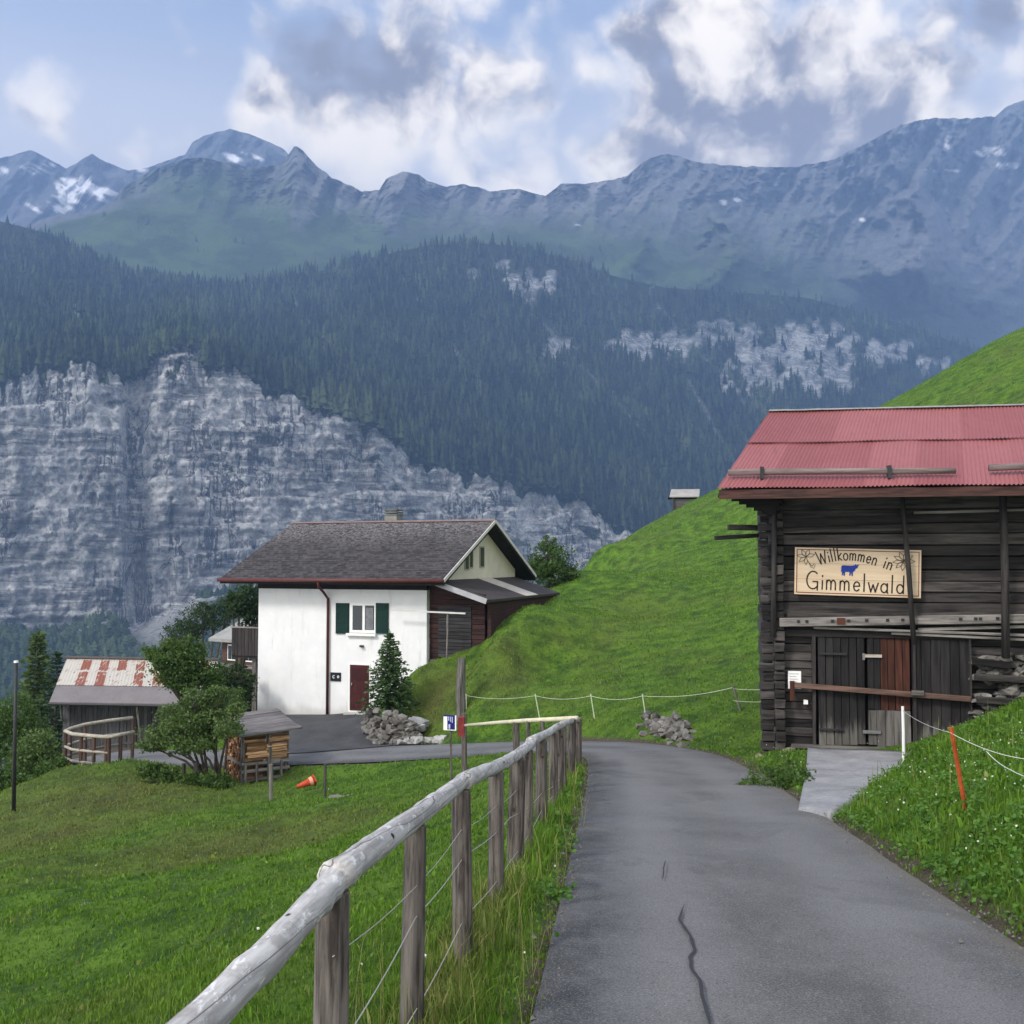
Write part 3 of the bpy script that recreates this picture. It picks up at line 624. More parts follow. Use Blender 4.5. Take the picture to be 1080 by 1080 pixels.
gap = np.abs((qx-560)-(qy-330)*.95)                                   # a bare gully line down the slope
okm &= ~((gap < 5) & (qy > 320) & (qy < 500) & (rng.random(len(qx)) < .8))
gap2 = np.abs((qx-725)-(qy-405)*.55); okm &= ~((gap2 < 3.5) & (qy > 395) & (qy < 470))
thin = np.where(qx > 640, np.clip((qy-300)/40, 0, 1), np.clip((qy-262)/30+.6, 0, 1)); okm &= rng.random(len(qx)) < thin+.08
okm &= ~((fbm(qx*.03, qy*.05, 41, 4) > .38) & (rng.random(len(qx)) < .9))
for gx0, gy0, sl_ in ((300, 300, 1.6), (420, 290, 1.3), (690, 320, 1.1), (480, 380, 1.0)): okm &= ~((np.abs((qx-gx0)-(qy-gy0)/sl_-4*fbm(qy*.05, 1, gx0, 2)) < 2.2) & (qy > gy0) & (qy < gy0+110))
pA = pA[okm]; qx_ = qx[okm]
pC, cx_, cy_, ct_, ii, jj = sample_layer(VA, PXa, PYa, TTa, 9000, 1.0, 2.0)      # trees clinging to ledges
ok2 = (rockA[ii, jj] < .5) & (rng.random(len(cx_)) < np.where(ct_ > 1.8, .9, .25)); pC = pC[ok2]
pD, dx_, dy_, dt_, ii, jj = sample_layer(VA, PXa, PYa, TTa, 9000, .35, 1.03); ok3 = (scree[ii, jj] < .25) & (rng.random(len(dx_)) < np.clip(dt_*1.2, 0, 1)); pD = pD[ok3]
pts = np.concatenate([pA, pC, pD]); patch = fbm(pA[:, 0]*.006, pA[:, 2]*.008, 3, 4)
hs = np.concatenate([(11+28*rng.random(len(pA))**1.5)*(1+.25*patch), rng.uniform(5, 11, len(pC)), rng.uniform(5, 12, len(pD))])
broad = (patch > .28) & (rng.random(len(pA)) < .5)
ws = np.concatenate([np.where(broad, rng.uniform(.55, .8, len(pA)), rng.uniform(.24, .40, len(pA))), rng.uniform(.5, .9, len(pC)), rng.uniform(.7, 1.2, len(pD))])
def forest(name, pts, hs, ws, m, tn=None):
    n = len(pts); an = rng.uniform(0, 6.283, n); c, s = np.cos(an), np.sin(an)
    X = (TV[None, :, 0]*c[:, None]-TV[None, :, 1]*s[:, None])*(hs*ws)[:, None]; Y = (TV[None, :, 0]*s[:, None]+TV[None, :, 1]*c[:, None])*(hs*ws)[:, None]; Z = TV[None, :, 2]*hs[:, None]
    V = np.stack([X+pts[:, None, 0], Y+pts[:, None, 1], Z+pts[:, None, 2]-1], -1).reshape(-1, 3)
    F = (TF[None]+(np.arange(n)*len(TV))[:, None, None]).reshape(-1, 3)
    return link_mesh(name, np_mesh(name, V, F, {'tint': np.repeat(rng.random(n) if tn is None else tn, len(TV))}), m)
m, t, b, o = new_mat('far_spruce'); at = t.n('ShaderNodeAttribute', attribute_name='tint')
nn = t.noise(ocoord(t), .006, 4, .6)
col = t.mix(at.outputs['Fac'], (.004, .009, .008), (.060, .092, .046)); col = t.mix(t.ss(nn, .45, .62), col, t.mix(at.outputs['Fac'], (.008, .016, .010), (.085, .115, .050)))
t.put(b.inputs['Base Color'], col); b.inputs['Roughness'].default_value = .95; b.inputs['Specular IOR Level'].default_value = .05
FARSPRUCE = m
tnt = np.concatenate([np.clip(rng.random(len(pA))**1.6*.75+broad*.45+.35*patch, 0, 1.3), rng.random(len(pC)+len(pD))*.7+.3])
hs[:len(pA)] = np.where(broad, hs[:len(pA)]*.6, hs[:len(pA)])
tag(forest('forest', pts, hs, ws, m, tnt), kind='stuff')
pB, bx, by, bt, ii, jj = sample_layer(VB, PXb, PYb, TTb, 9000, .05, 1.0); okb = (fbm(bx*.05, by*.12, 3, 3) > .35) & (rng.random(len(bx)) < .5); pB = pB[okb]
tag(forest('forest', pB, rng.uniform(12, 26, len(pB)), rng.uniform(.3, .5, len(pB)), m), kind='stuff')

# ---- haze
hz = MB().box(-7500, 7500, -600, 6300, -520, 2170).build('haze', None); tag(hz, kind='stuff')
m = bpy.data.materials.new('air'); m.use_nodes = True; t = NT(m.node_tree); o = t.n('ShaderNodeOutputMaterial')
pv = t.n('ShaderNodeVolumePrincipled'); pv.inputs['Color'].default_value = (.32, .53, 1, 1); pv.inputs['Density'].default_value = 1.95e-4
t.t.links.new(pv.outputs[0], o.inputs['Volume']); hz.data.materials.append(m)
# ------------------------------------------------------------------ frames
class Frame:
    """a building's own axes: a to the right along its front, b to the back, c up"""
    def __init__(s, loc, deg): s.loc = Vector(loc); s.rz = R(deg); s.M = Matrix.Translation(s.loc) @ Matrix.Rotation(s.rz, 4, 'Z'); s.I = s.M.inverted()
    def at(s, px, py, b=0):
        q = P(px, py, 10); o = s.I @ Vector((0, 0, 0)); dr = (s.I.to_3x3() @ q)
        k = (b-o.y)/dr.y; p = o+dr*k; return p.x, p.z
    def ata(s, px, py, a=0):
        q = P(px, py, 10); o = s.I @ Vector((0, 0, 0)); dr = (s.I.to_3x3() @ q)
        k = (a-o.x)/dr.x; p = o+dr*k; return p.y, p.z
    def loc_of(s, px, py, Y): return s.I @ P(px, py, Y)
    def rect(s, x0, y0, x1, y1, b=0):
        a0, c1 = s.at(x0, y0, b); a1, c0 = s.at(x1, y1, b); return a0, a1, c0, c1
def rot_thing(name, label, cat, F, group=None): return thing(name, label, cat, F.loc, F.rz, group)

DARKWOOD = wood('weathered_larch', (.064, .057, .053), (.011, .010, .011), 'x', 1.0, .6)
DARKV = wood('dark_board', (.026, .023, .023), (.007, .007, .008), 'z', .6, .6, low=(.62, .30, (.15, .14, .128)))
SOOT = plain('dark_timber', (.022, .019, .018), .85, .4, 3)
GREYWOOD = wood('grey_wood', (.23, .215, .20), (.07, .064, .06), 'x', .5, .6)
GREYZ = wood('grey_wood_upright', (.23, .215, .20), (.055, .05, .047), 'z', .5, .7)
REDBROWN = wood('red_brown_board', (.095, .034, .020), (.032, .012, .009), 'z', .5, .6)
BROWNBAR = wood('brown_bar', (.14, .085, .065), (.05, .032, .026), 'x', .3, .6)
METAL = plain('galvanised', (.32, .32, .33), .45, .3, 6, .1, .7)
DARKMETAL = plain('dark_iron', (.03, .03, .032), .5, .3, 8)
WHITEP = plain('white_paint', (.78, .78, .76), .6, .06, 4, .05)
STONE = plain('field_stone', (.20, .19, .175), .9, .55, 2.2, .7)

# ------------------------------------------------------------------ the barn
BF = Frame(P(815, 790, 20), -12)
barn = rot_thing('barn', 'old dark log barn with a red corrugated roof beside the lane', 'barn', BF)
aw0 = 0.0; aw1 = 9.4
_, c_mid = BF.at(815, 660); _, c_top = BF.at(815, 521); _, c_eave = BF.at(815, 540)
print('barn', c_mid, c_top, BF.at(862, 672), BF.at(1022, 785))
dl0, dl1, dlb, dlt = BF.rect(862, 671, 914, 786, -.02)
dr0, dr1, _, _ = BF.rect(914, 671, 961, 786, -.02)
pl1 = BF.at(1022, 690, -.02)[0]
W = MB()
c = c_mid
_E0 = BF.loc_of(757, 515, 19.0); _K0 = BF.loc_of(812, 435, 23.2); zrf = lambda b_: _E0.z+(_K0.z-_E0.z)*(b_-_E0.y)/(_K0.y-_E0.y)
print('zroof', zrf(0), c_top)
while c < zrf(0)-.42:                                                     # upper logs, uneven faces
    h = random.uniform(.19, .27); o_ = random.uniform(-.06, .02)
    W.box(aw0+random.uniform(-.06, .03), aw1, o_, .25, c+.006, c+h-.006, j=.008); c += h
c = -.25
while c < c_mid-.02:
    h = min(random.uniform(.14, .2), c_mid-c); o_ = random.uniform(.02, .07)
    W.box(aw0+.02, dl0-.05, o_, .3, c+.005, c+h-.005, j=.008)
    W.box(pl1, aw1, o_+.03, .3, c+.005, c+h-.005, j=.008); c += h
W.build('log_wall', DARKWOOD, barn, bevel=.012)
W = MB().box(.1, aw1-.02, .26, 7.2, -.6, zrf(.26)-.3)
W.build('barn_body', SOOT, barn)
W = MB(); c = -.2                                                        # log ends where the walls cross
while c < zrf(0)-.45:
    h = random.uniform(.15, .22)
    W.box(-.19+random.uniform(-.05, .03), .05, .03, .22, c+.012, c+h-.012, j=.012)
    W.box(.05, .24, -.18+random.uniform(-.03, .04), .1, c+.06, c+h+.03, j=.012); c += h
W.build('corner_joint', DARKWOOD, barn, bevel=.012)
# side wall logs
W = MB(); c = -.4
while c < zrf(.2)-.4:
    h = random.uniform(.17, .24); W.box(-.06+random.uniform(-.02, .03), .1, .2, 7.2, c+.006, c+h-.006, j=.006); c += h
W.build('side_wall', wood('weathered_larch_side', (.064, .057, .053), (.011, .010, .011), 'y', .7, .6), barn, bevel=.012)
# roof planes
E0 = BF.loc_of(757, 515, 19.0); K0 = BF.loc_of(812, 435, 23.2)
E1 = E0+Vector((9.2, 0, 0)); K1 = K0+Vector((8.6, -.35, -.10))
ns = int((E1-E0).length/.076*6); nt = 7
RED, t, b, o = new_mat('red_sheet'); at = t.n('ShaderNodeAttribute', attribute_name='sheet'); at2 = t.n('ShaderNodeAttribute', attribute_name='fade'); v = ocoord(t)
nz = t.noise(v, .9, 6, .6); n2 = t.noise(ocoord(t, (14, 1.2, 1.2)), 1.2, 6, .65); n3 = t.noise(v, 22, 4, .6)
col = t.mix(at.outputs['Fac'], (.225, .066, .068), (.285, .098, .100)); col = t.mix(t.m('MULTIPLY', t.ss(nz, .45, .75), .3), col, (.32, .135, .13))
col = t.mix(t.m('MULTIPLY', t.ss(n2, .52, .75), .45), col, (.15, .05, .048)); col = t.mix(t.m('MULTIPLY', t.ss(n3, .62, .72), .3), col, (.14, .06, .05))
col = t.mix(at2.outputs['Fac'], col, (.34, .29, .31))
t.put(b.inputs['Base Color'], col); b.inputs['Roughness'].default_value = .5; b.inputs['Specular IOR Level'].default_value = .35
def sheet_roof(name, e0, e1, k0, k1, m, parent, nt=6, lift=.0, t0=0, t1=1, row=0):
    nrm = (e1-e0).cross(k0-e0).normalized(); L = (e1-e0).length; V = []; SH = []; FD = []
    sv = np.linspace(0, 1, ns)
    rs = np.random.default_rng(5).random((60, 3))
    for i in range(nt):
        tt = t0+(t1-t0)*i/(nt-1)
        for s_ in sv:
            k_ = int(s_*L/.86); p = e0.lerp(e1, s_).lerp(k0.lerp(k1, s_), tt); x = s_*L
            wv = .014*math.cos(2*math.pi*x/.076)+.008*math.sin(x*2.1+tt*3)
            V.append(p+nrm*(wv+lift)+Vector((0, ((-.02*math.sin(x*5.3)-.03*rs[k_+row*23, 1]) if i == 0 else 0), 0))); k = int(x/.86)
            SH.append(rs[(k+row*23) % 60, 0]**1.5*1.25)
            FD.append(.75*min(1, max(0, (x-7.0)*3))*min(1, max(0, (8.1-x)*5))*min(1, max(0, (tt-.60)*7)))
    me = np_mesh(name, [tuple(q) for q in V], grid_faces(nt, ns), {'sheet': SH, 'fade': FD})
    return link_mesh(name, me, m, parent, smooth=True)
roof = sheet_roof('roof', E0, E1, K0, K1, RED, barn, t0=0, t1=.56, row=0)
sheet_roof('upper_sheet', E0, E1, K0, K1, RED, roof, lift=.024, t0=.53, t1=1, row=1)
KB0 = Vector((K0.x+.5, K0.y+4.6, K0.z-2.4)); KB1 = Vector((K1.x, K1.y+4.6, K1.z-2.4))
W = MB().add([K0, K1, KB1, KB0], [(0, 1, 2, 3)]).build('back_roof', RED, barn)
for q in ('sheet', 'fade'):
    a_ = W.data.attributes.new(q, 'FLOAT', 'POINT'); a_.data.foreach_set('value', [.3 if q == 'sheet' else 0]*4)
nr = (E1-E0).cross(K0-E0).normalized(); dn = nr*-.13; dn2 = nr*-.19
MB().add([E0+dn, E1+dn, K1+dn, K0+dn, E0+dn2, E1+dn2, K1+dn2, K0+dn2], [(0, 1, 2, 3), (7, 6, 5, 4), (0, 4, 5, 1), (1, 5, 6, 2), (2, 6, 7, 3), (3, 7, 4, 0)]).build('roof_boards', SOOT, barn)
MB().box(E0.x+.02, E1.x, E0.y+.02, E0.y+.07, E0.z-.2, E0.z-.03).build('fascia', wood('fascia_wood', (.10, .045, .038), (.03, .018, .016), 'x', .2), barn)
W = MB(); 
for i in range(22): W.bar(K0.lerp(K1, i/22)+Vector((-.02, 0, .03)), K0.lerp(K1, (i+1)/22)+Vector((.02, 0, .03+random.uniform(-.004, .004))), .26, .03)
W.build('ridge_cap', METAL, barn)
# gable triangle under the roof at the left end, stepped log brackets
W = MB()
for i in range(9):
    f = i/9; cz = c_top-.1+f*(K0.z-c_top-.1); W.box(-.05, .12, .2+f*3.2, 6.9-f*2.6, cz, cz+.24)
W.build('gable_wall', DARKWOOD, barn)
W = MB(); rows = 7
cb = BF.at(812, 541, -.05)[1]; ct = BF.at(770, 521, -.4)[1]; aL = BF.at(766, 521, -.3)[0]
for i in range(rows):
    f = i/(rows-1); W.box(-.02-(.1-aL)*f*.92, .16, -.12-f*.35, .1, cb+(ct-cb)*f-.06, cb+(ct-cb)*(f+1/rows)+.02, j=.01)
W.prism([(aL+.15, ct+.05), (.1, ct+.05), (.1, cb-.05), (0, cb-.05)], -.25, .05)
W.build('eave_bracket', SOOT, barn)
# snow poles
POLE = wood('snow_pole_wood', (.21, .17, .16), (.085, .062, .06), 'x', .2, .5)
def on_roof(px, py, up=.12):
    q = BF.I.to_3x3() @ P(px, py, 10); o_ = BF.I @ Vector((0, 0, 0)); n_ = nr
    k = ((E0+n_*up)-o_).dot(n_)/q.dot(n_); return o_+q*k
for (p0, p1, brs) in [((768, 498.5), (1008, 496.5), (805, 940)), ((1043, 493.5), (1190, 489), (1085,))]:
    a_, b_ = on_roof(*p0), on_roof(*p1); mid = a_.lerp(b_, .5)+Vector((0, 0, .008))
    sp = MB().tube([a_, a_.lerp(b_, .25)+Vector((0, 0, .01)), mid, a_.lerp(b_, .75), b_], [.062, .064, .06, .062, .056], 10, wob=.03).build('snow_pole', POLE, barn, smooth=True)
    for bx_ in brs:
        f = (bx_-p0[0])/(p1[0]-p0[0]); q = a_.lerp(b_, f)
        MB().box(q.x-.035, q.x+.035, q.y-.08, q.y+.09, q.z-.13, q.z+.10, j=.006).build('pole_bracket', DARKMETAL, sp)
# posts, rail, boards on the front
def up_post(x0, y0, x1, y1, b0, r, b1=None):
    a0_, c0_ = BF.at(x0, y0, b0); a1_, c1_ = BF.at(x1, y1, b1 if b1 is not None else b0)
    return MB().tube([(a1_, b1 if b1 is not None else b0, c1_), ((a0_+a1_)/2+.01, b0, (c0_+c1_)/2), (a0_, b0, c0_)], [r, r*.95, r*.9], 9, wob=.04).build('post', GREYZ, barn, smooth=True)
DPOST = wood('barn_post_wood', (.065, .058, .055), (.022, .02, .02), 'z', .4, .7)
for ob in (up_post(816.5, 520, 815.5, 672, -.20, .055), up_post(951.5, 523, 964, 680, -.30, .05), up_post(1057.5, 511, 1061, 694, -.30, .075)): ob.data.materials[0] = DPOST
a0_, c0_ = BF.at(822, 656.5, -.16); a1_, c1_ = BF.at(1080, 652.5, -.16)
sl_ = (c1_-c0_)/(a1_-a0_)
RAILM = wood('rail_wood', (.26, .24, .225), (.085, .077, .072), 'x', .3, .7)
rl = MB().bar((a0_, -.16, c0_), (9.2, -.16, c0_+sl_*(9.2-a0_)), .12, .17).build('wall_rail', RAILM, barn, bevel=.015)
for px in (842, 851, 878, 895, 914, 936, 952, 1013, 1029, 1034, 1052):
    a_, c_ = BF.at(px, 655.8-(px-822)*.0155, -.221); MB().box(a_-.028, a_+.028, -.235, -.222, c_-.026, c_+.026).build('bolt_hole', DARKMETAL, rl)
a_, c_ = BF.at(888, 655, -.221); MB().box(a_-.09, a_+.06, -.232, -.221, c_-.065, c_+.06).build('patch', REDBROWN, rl)
def board(x0, y0, x1, y1, b, w_, h, m, name='wall_board', b1=None):
    a0_, c0_ = BF.at(x0, y0, b); a1_, c1_ = BF.at(x1, y1, b if b1 is None else b1)
    return MB().bar((a0_, b, c0_), (a1_, b if b1 is None else b1, c1_), w_, h).build(name, m, barn, bevel=.008)
board(858, 662, 1110, 671, -.13, .06, .05, GREYWOOD); board(968, 664, 1110, 660, -.12, .05, .06, GREYWOOD); board(940, 668, 1110, 676, -.11, .05, .05, GREYWOOD)
board(824, 552, 1110, 542, -.10, .09, .16, DARKWOOD); board(826, 561, 962, 558, -.14, .05, .05, DARKWOOD)
board(964, 541, 1110, 537, -.13, .04, .05, GREYWOOD); board(830, 650, 1110, 648, -.07, .05, .10, DARKWOOD)
board(812, 557, 768, 556, .35, .12, .11, DARKWOOD, 'jutting_plank', .1); board(812, 564, 754, 567.5, .6, .14, .085, DARKWOOD, 'jutting_plank', .35)
board(820, 667, 1030, 671, -.03, .1, .14, SOOT, 'lintel')
# doors
def planks(a0, a1, c0, c1, b0, b1, n):
    W = MB(); ww = (a1-a0)/n
    for i in range(n): W.box(a0+i*ww+.006, a0+(i+1)*ww-.006, b0+random.uniform(-.012, .01), b1, c0+random.uniform(-.02, .02), c1, j=.004)
    return W
d1 = planks(dl0, dl1-.02, dlb, dlt, -.06, .1, 6).build('door', DARKV, barn)
def part_at(x0, y0, x1, y1, b, th, name, m, par, j=0):
    a0, a1, c0, c1 = BF.rect(x0, y0, x1, y1, b); return MB().box(a0, a1, b-th, b, c0, c1, j=j).build(name, m, par)
for yy in (688, 768): part_at(864, yy, 893 if yy < 700 else 890, yy+3, -.08, .02, 'hinge', DARKMETAL, d1)
aR = BF.at(928, 690, -.04)[0]; cR = BF.at(928, 731, -.04)[1]; cS = BF.at(928, 749, -.04)[1]
W = planks(dr0, dr1, dlb, cS, -.06, .1, 5); d2 = W.build('door', wood('bleached_board', (.15, .14, .13), (.04, .037, .036), 'z', .5, .7), barn); d2['label'] = 'door with a red-brown upper leaf'
planks(dr0, aR, cS+.01, dlt, -.055, .1, 2).build('dark_leaf', DARKV, d2)
W = planks(aR, dr1, cS+.01, dlt, -.035, .1, 4); W.build('red_leaf', REDBROWN, d2)
part_at(910, 690, 930, 693.5, -.075, .025, 'latch', wood('latch_wood', (.5, .46, .4), (.3, .27, .23), 'x', .1), d2); part_at(909.5, 689, 912, 696, -.07, .03, 'latch_plate', METAL, d2)
part_at(910, 770, 929, 774, -.08, .02, 'hinge', METAL, d2)
planks(dr1+.03, pl1, dlb-.3, dlt, -.045, .12, 6).build('plank_wall', DARKV, barn)
for x_ in (856, 961.5, 1021): 
    a0, a1, c0, c1 = BF.rect(x_, 671, x_+5, 788, -.05); MB().box(a0, a1, -.10, .05, c0-.1, c1, j=.01).build('door_frame', DPOST, barn)
part_at(834, 784, 958, 792, -.03, .12, 'door_sill', GREYWOOD, barn, .01)
a0_, c0_ = BF.at(838, 722.5, -.16); a1_, c1_ = BF.at(1024, 737.5, -.16)
MB().bar((a0_, -.16, c0_), (a1_, -.16, c1_), .07, .1).build('cross_bar', BROWNBAR, barn, bevel=.01)
part_at(961, 728, 974, 733, -.2, .06, 'bar_bracket', GREYWOOD, barn)
# rubble footing
def rubble(name, pts, size, parent, m, seed=1, loc=None, flat=.72):
    """separate rounded stones joined as one dry wall"""
    r_ = random.Random(seed); bm = bmesh.new()
    for (x, y, z) in pts:
        sx, sy, sz = (size*r_.uniform(.65, 1.5) for _ in range(3)); M = Matrix.Translation((x, y, z)) @ Matrix.Rotation(r_.uniform(-.35, .35), 4, 'Y') @ Matrix.Rotation(r_.uniform(0, 6), 4, 'Z') @ Matrix.Diagonal((sx*1.1, sy, sz*flat, 1))
        res = bmesh.ops.create_icosphere(bm, subdivisions=1, radius=.5, matrix=M)
        for v_ in res['verts']:
            v_.co += Vector((r_.uniform(-.13, .13), r_.uniform(-.13, .13), r_.uniform(-.11, .11)))*size
    me = bpy.data.meshes.new(name); bm.to_mesh(me); bm.free()
    return link_mesh(name, me, m, parent, loc)
m, t, b, o = new_mat('rubble_stone'); geo = t.n('ShaderNodeNewGeometry'); v = ocoord(t); nn = t.noise(v, 7, 7, .65)
col = t.mix(geo.outputs['Random Per Island'], (.055, .050, .042), (.20, .19, .175)); col = t.mix(t.m('MULTIPLY', t.ss(nn, .5, .7), .6), col, (.05, .05, .042)); col = t.mix(t.m('MULTIPLY', t.ss(t.noise(v, 3, 5, .6), .56, .7), .5), col, (.36, .36, .35))
t.put(b.inputs['Base Color'], col); b.inputs['Roughness'].default_value = .9; bump(t, b, nn, .7, .02); RUBBLE = m
pts = []
a0, a1, c0, c1 = BF.rect(1027, 690, 1130, 752, -.1)
for i in range(420): pts.append((random.uniform(a0+.05, a1+2), -.03+random.uniform(-.07, .05), random.uniform(c0-.4, c1-.05)))
rubble('stone_footing', pts, .26, barn, RUBBLE, 3, flat=.42)
for (x0, y0, x1, y1) in [(1028, 714, 1090, 717), (1030, 738, 1082, 741), (1026, 697, 1066, 702)]: board(x0, y0, x1, y1, -.24, .12, .12, DARKWOOD, 'footing_log')
a_, c_ = BF.at(822, 796, -.05)
rubble('stone_footing', [(a_+random.uniform(-.4, .7), random.uniform(-.3, .15), c_+random.uniform(-.45, .12)) for i in range(40)], .22, barn, plain('brown_stone', (.19, .155, .11), .9, .5, 3, .6), 5)

# sign on the barn
sa0, sc1 = BF.at(837, 577, -.13); sa1, _ = BF.at(970, 581, -.13); _, sc0 = BF.at(837, 626.5, -.13)
tilt = math.atan2(BF.at(970, 580.5, -.13)[1]-sc1, sa1-sa0); wS = sa1-sa0; hS = sc1-sc0
_, cr_ = BF.at(970, 631, -.13)
sg = thing('welcome_sign', 'cream painted welcome board with a blue cow on the barn front', 'sign', BF.M @ Vector((sa0, -.16, sc0)), BF.rz)
sg.rotation_euler = (0, -math.atan2(cr_-sc0, wS), BF.rz)
print('sign', wS, hS, tilt)
SIGNC = wood('sign_board', (.66, .53, .38), (.56, .43, .29), 'x', .1, .35, .6)
INK = plain('black_ink', (.018, .015, .014), .6, .2, 8, 0); BLUEC = plain('blue_paint', (.012, .035, .24), .6, .2, 8, 0); MARO = plain('maroon_line', (.16, .035, .03), .6, .2, 8, 0)
W = MB()
for i in range(3): W.box(0, wS, 0, .035, hS*i/3+.002, hS*(i+1)/3-.002)
W.build('board', SIGNC, sg)
W = MB()
m_ = .035*wS/2.4
W.stroke([(m_*1.2, m_*1.2), (wS-m_*1.2, m_*1.2)], .014, -.006, -.001).stroke([(wS-m_*1.2, m_*1.2), (wS-m_*1.2, hS-m_*1.2)], .014, -.006, -.001).stroke([(wS-m_*1.2, hS-m_*1.2), (m_*1.2, hS-m_*1.2)], .014, -.006, -.001).stroke([(m_*1.2, hS-m_*1.2), (m_*1.2, m_*1.2)], .014, -.006, -.001)
W.build('border_line', MARO, sg)
def arc(cx, cy, rx, ry, a0, a1, n=10): return [(cx+rx*math.cos(R(a0+(a1-a0)*i/n)), cy+ry*math.sin(R(a0+(a1-a0)*i/n))) for i in range(n+1)]
GL = {  # hand-drawn glyphs on a unit body, x-height .5: (width, strokes)
 'W': (.95, [[(0, 1), (.24, 0), (.46, .8), (.68, 0), (.95, 1)]]), 'i': (.16, [[(.08, 0), (.08, .5)], [(.08, .72), (.08, .79)]]), 'l': (.2, [[(.08, 0), (.08, 1.0)]]),
 'k': (.42, [[(.05, 0), (.05, 1)], [(.38, .55), (.06, .26), (.40, 0)]]), 'o': (.5, [arc(.25, .26, .22, .27, 0, 360, 14)]),
 'm': (.72, [[(.05, 0), (.05, .52)]+arc(.19, .34, .14, .2, 170, 0, 6)+[(.33, 0)], [(.33, .3)]+arc(.47, .34, .14, .2, 170, 0, 6)+[(.62, 0)]]),
 'e': (.48, [[(.05, .27), (.42, .29)]+arc(.24, .27, .19, .26, 10, 320, 12)]), 'n': (.46, [[(.05, 0), (.05, .52)]+arc(.22, .33, .17, .2, 170, 0, 6)+[(.39, 0)]]),
 'G': (.8, [arc(.42, .5, .4, .5, 50, 320, 16)+[(.72, .12), (.72, .42), (.42, .42)], [(.72, .42), (.72, -.06)]]), 'w': (.62, [[(0, .52), (.16, 0), (.3, .42), (.45, 0), (.62, .52)]]),
 'a': (.5, [arc(.23, .25, .2, .25, 20, 340, 12), [(.43, .52), (.43, 0), (.48, -.02)]]), 'd': (.5, [arc(.23, .25, .2, .25, 20, 340, 12), [(.44, 1.0), (.44, 0)]]), ' ': (.42, [])}
LET = MB(); LET2 = MB()
def write(txt, x, base, size, gap, pen, curve, widen=1.0, target=None, W=LET):
    tw = sum(GL[ch][0]*widen+gap for ch in txt)-gap; k = (target/(tw*size)) if target else 1; cx = 0
    for ch in txt:
        gw, strokes = GL[ch]
        for st in strokes:
            pts_ = []
            for (gx_, gy_) in st:
                xx = (cx+gx_*widen)*size*k; u = xx/target; dy = curve(u); sl = (curve(u+.01)-dy)/(.01*target); yy = gy_*size
                pts_.append((x+xx-sl*yy, base+dy+yy))
            W.stroke(pts_, pen, -.007, -.001)
        cx += gw*widen+gap
write('Willkommen', wS*.195, hS*.66, hS*.26, .14, .021, lambda u: hS*(-.02+.115*math.sin(min(max(u, 0), 1.05)*3.0)), 1, wS*.45)
write('in', wS*.70, hS*.62, hS*.26, .16, .021, lambda u: hS*(-.055*u), 1, wS*.065)
write('Gimmelwald', wS*.095, hS*.13, hS*.37, .15, .024, lambda u: hS*(-.045*u), 1, wS*.775)
LET.build('lettering', INK, sg)
cow = [(.0, .36), (.02, .86), (.10, .95), (.55, .93), (.78, .97), (.86, 1.08), (.90, .98), (1.06, 1.04), (1.0, .9), (.97, .74), (.86, .66), (.80, .48), (.70, .36), (.69, .0), (.63, .0), (.60, .34), (.54, .02), (.49, .02), (.50, .36), (.24, .36), (.22, .0), (.16, .0), (.14, .28), (.10, .03), (.05, .03), (.06, .34)]
cx0, cz0, cw, chh = wS*.372, hS*.42, wS*.135, hS*.235
MB().prism([(cx0+a*cw, cz0+c_*chh) for a, c_ in cow], -.007, -.001).build('cow_emblem', BLUEC, sg)
W = MB()
GINK = plain('grey_ink', (.11, .085, .07), .6, .2, 8, 0)
def flower(fx, fy, s_, n, a0):
    for i in range(n):
        an = R(a0+i*(300/n)); tip = (fx+math.cos(an)*s_, fy+math.sin(an)*s_*.9); wv = s_*.20
        nx, ny = -math.sin(an)*wv, math.cos(an)*wv; mx, my = fx+math.cos(an)*s_*.55, fy+math.sin(an)*s_*.5
        W.stroke([(fx, fy), (mx+nx, my+ny), tip, (mx-nx, my-ny), (fx, fy)], .010, -.006, -.001)
flower(wS*.090, hS*.80, .17, 6, 20); W.stroke([(wS*.10, hS*.72), (wS*.14, hS*.60), (wS*.155, hS*.66)], .012, -.006, -.001); W.stroke([(wS*.11, hS*.70), (wS*.13, hS*.58), (wS*.155, hS*.56), (wS*.165, hS*.64)], .010, -.006, -.001)
W.build('flower_drawing', GINK, sg); W = MB()
flower(wS*.865, hS*.76, .20, 8, 0); W.stroke(arc(wS*.865, hS*.76, .04, .04, 0, 360, 8), .010, -.006, -.001)
W.build('flower_drawing', GINK, sg)
# paper notice and its bracket
na0, na1, nc0, nc1 = BF.rect(831, 707.5, 845, 726.5, -.10)
nt_ = thing('paper_notice', 'white paper notice on a short brown block at the barn corner', 'notice', BF.M @ Vector((na0, -.10, nc0)), BF.rz)
MB().box(0, na1-na0, -.012, .005, 0, nc1-nc0).build('sheet', WHITEP, nt_)
W = MB()
for i in range(5): W.box(.03, (na1-na0)*random.uniform(.6, .88), -.015, -.0125, (nc1-nc0)*(.86-i*.15)-.012, (nc1-nc0)*(.86-i*.15))
W.build('print', plain('grey_print', (.35, .36, .38), .7, .1, 5, 0), nt_)
a0, a1, c0, c1 = BF.rect(833, 718, 838, 739, -.13); MB().box(a0-na0, a1-na0, -.07, -.02, c0-nc0, c1-nc0, j=.004).build('block', REDBROWN, nt_)
a0, a1, c0, c1 = BF.rect(847.5, 738, 852, 742.5, -.02)
W = MB().box(0, a1-a0, -.1, 0, 0, c1-c0, j=.004).build('paper_tag', WHITEP); W.location = BF.M @ Vector((a0, 0, c0)); W.rotation_euler.z = BF.rz
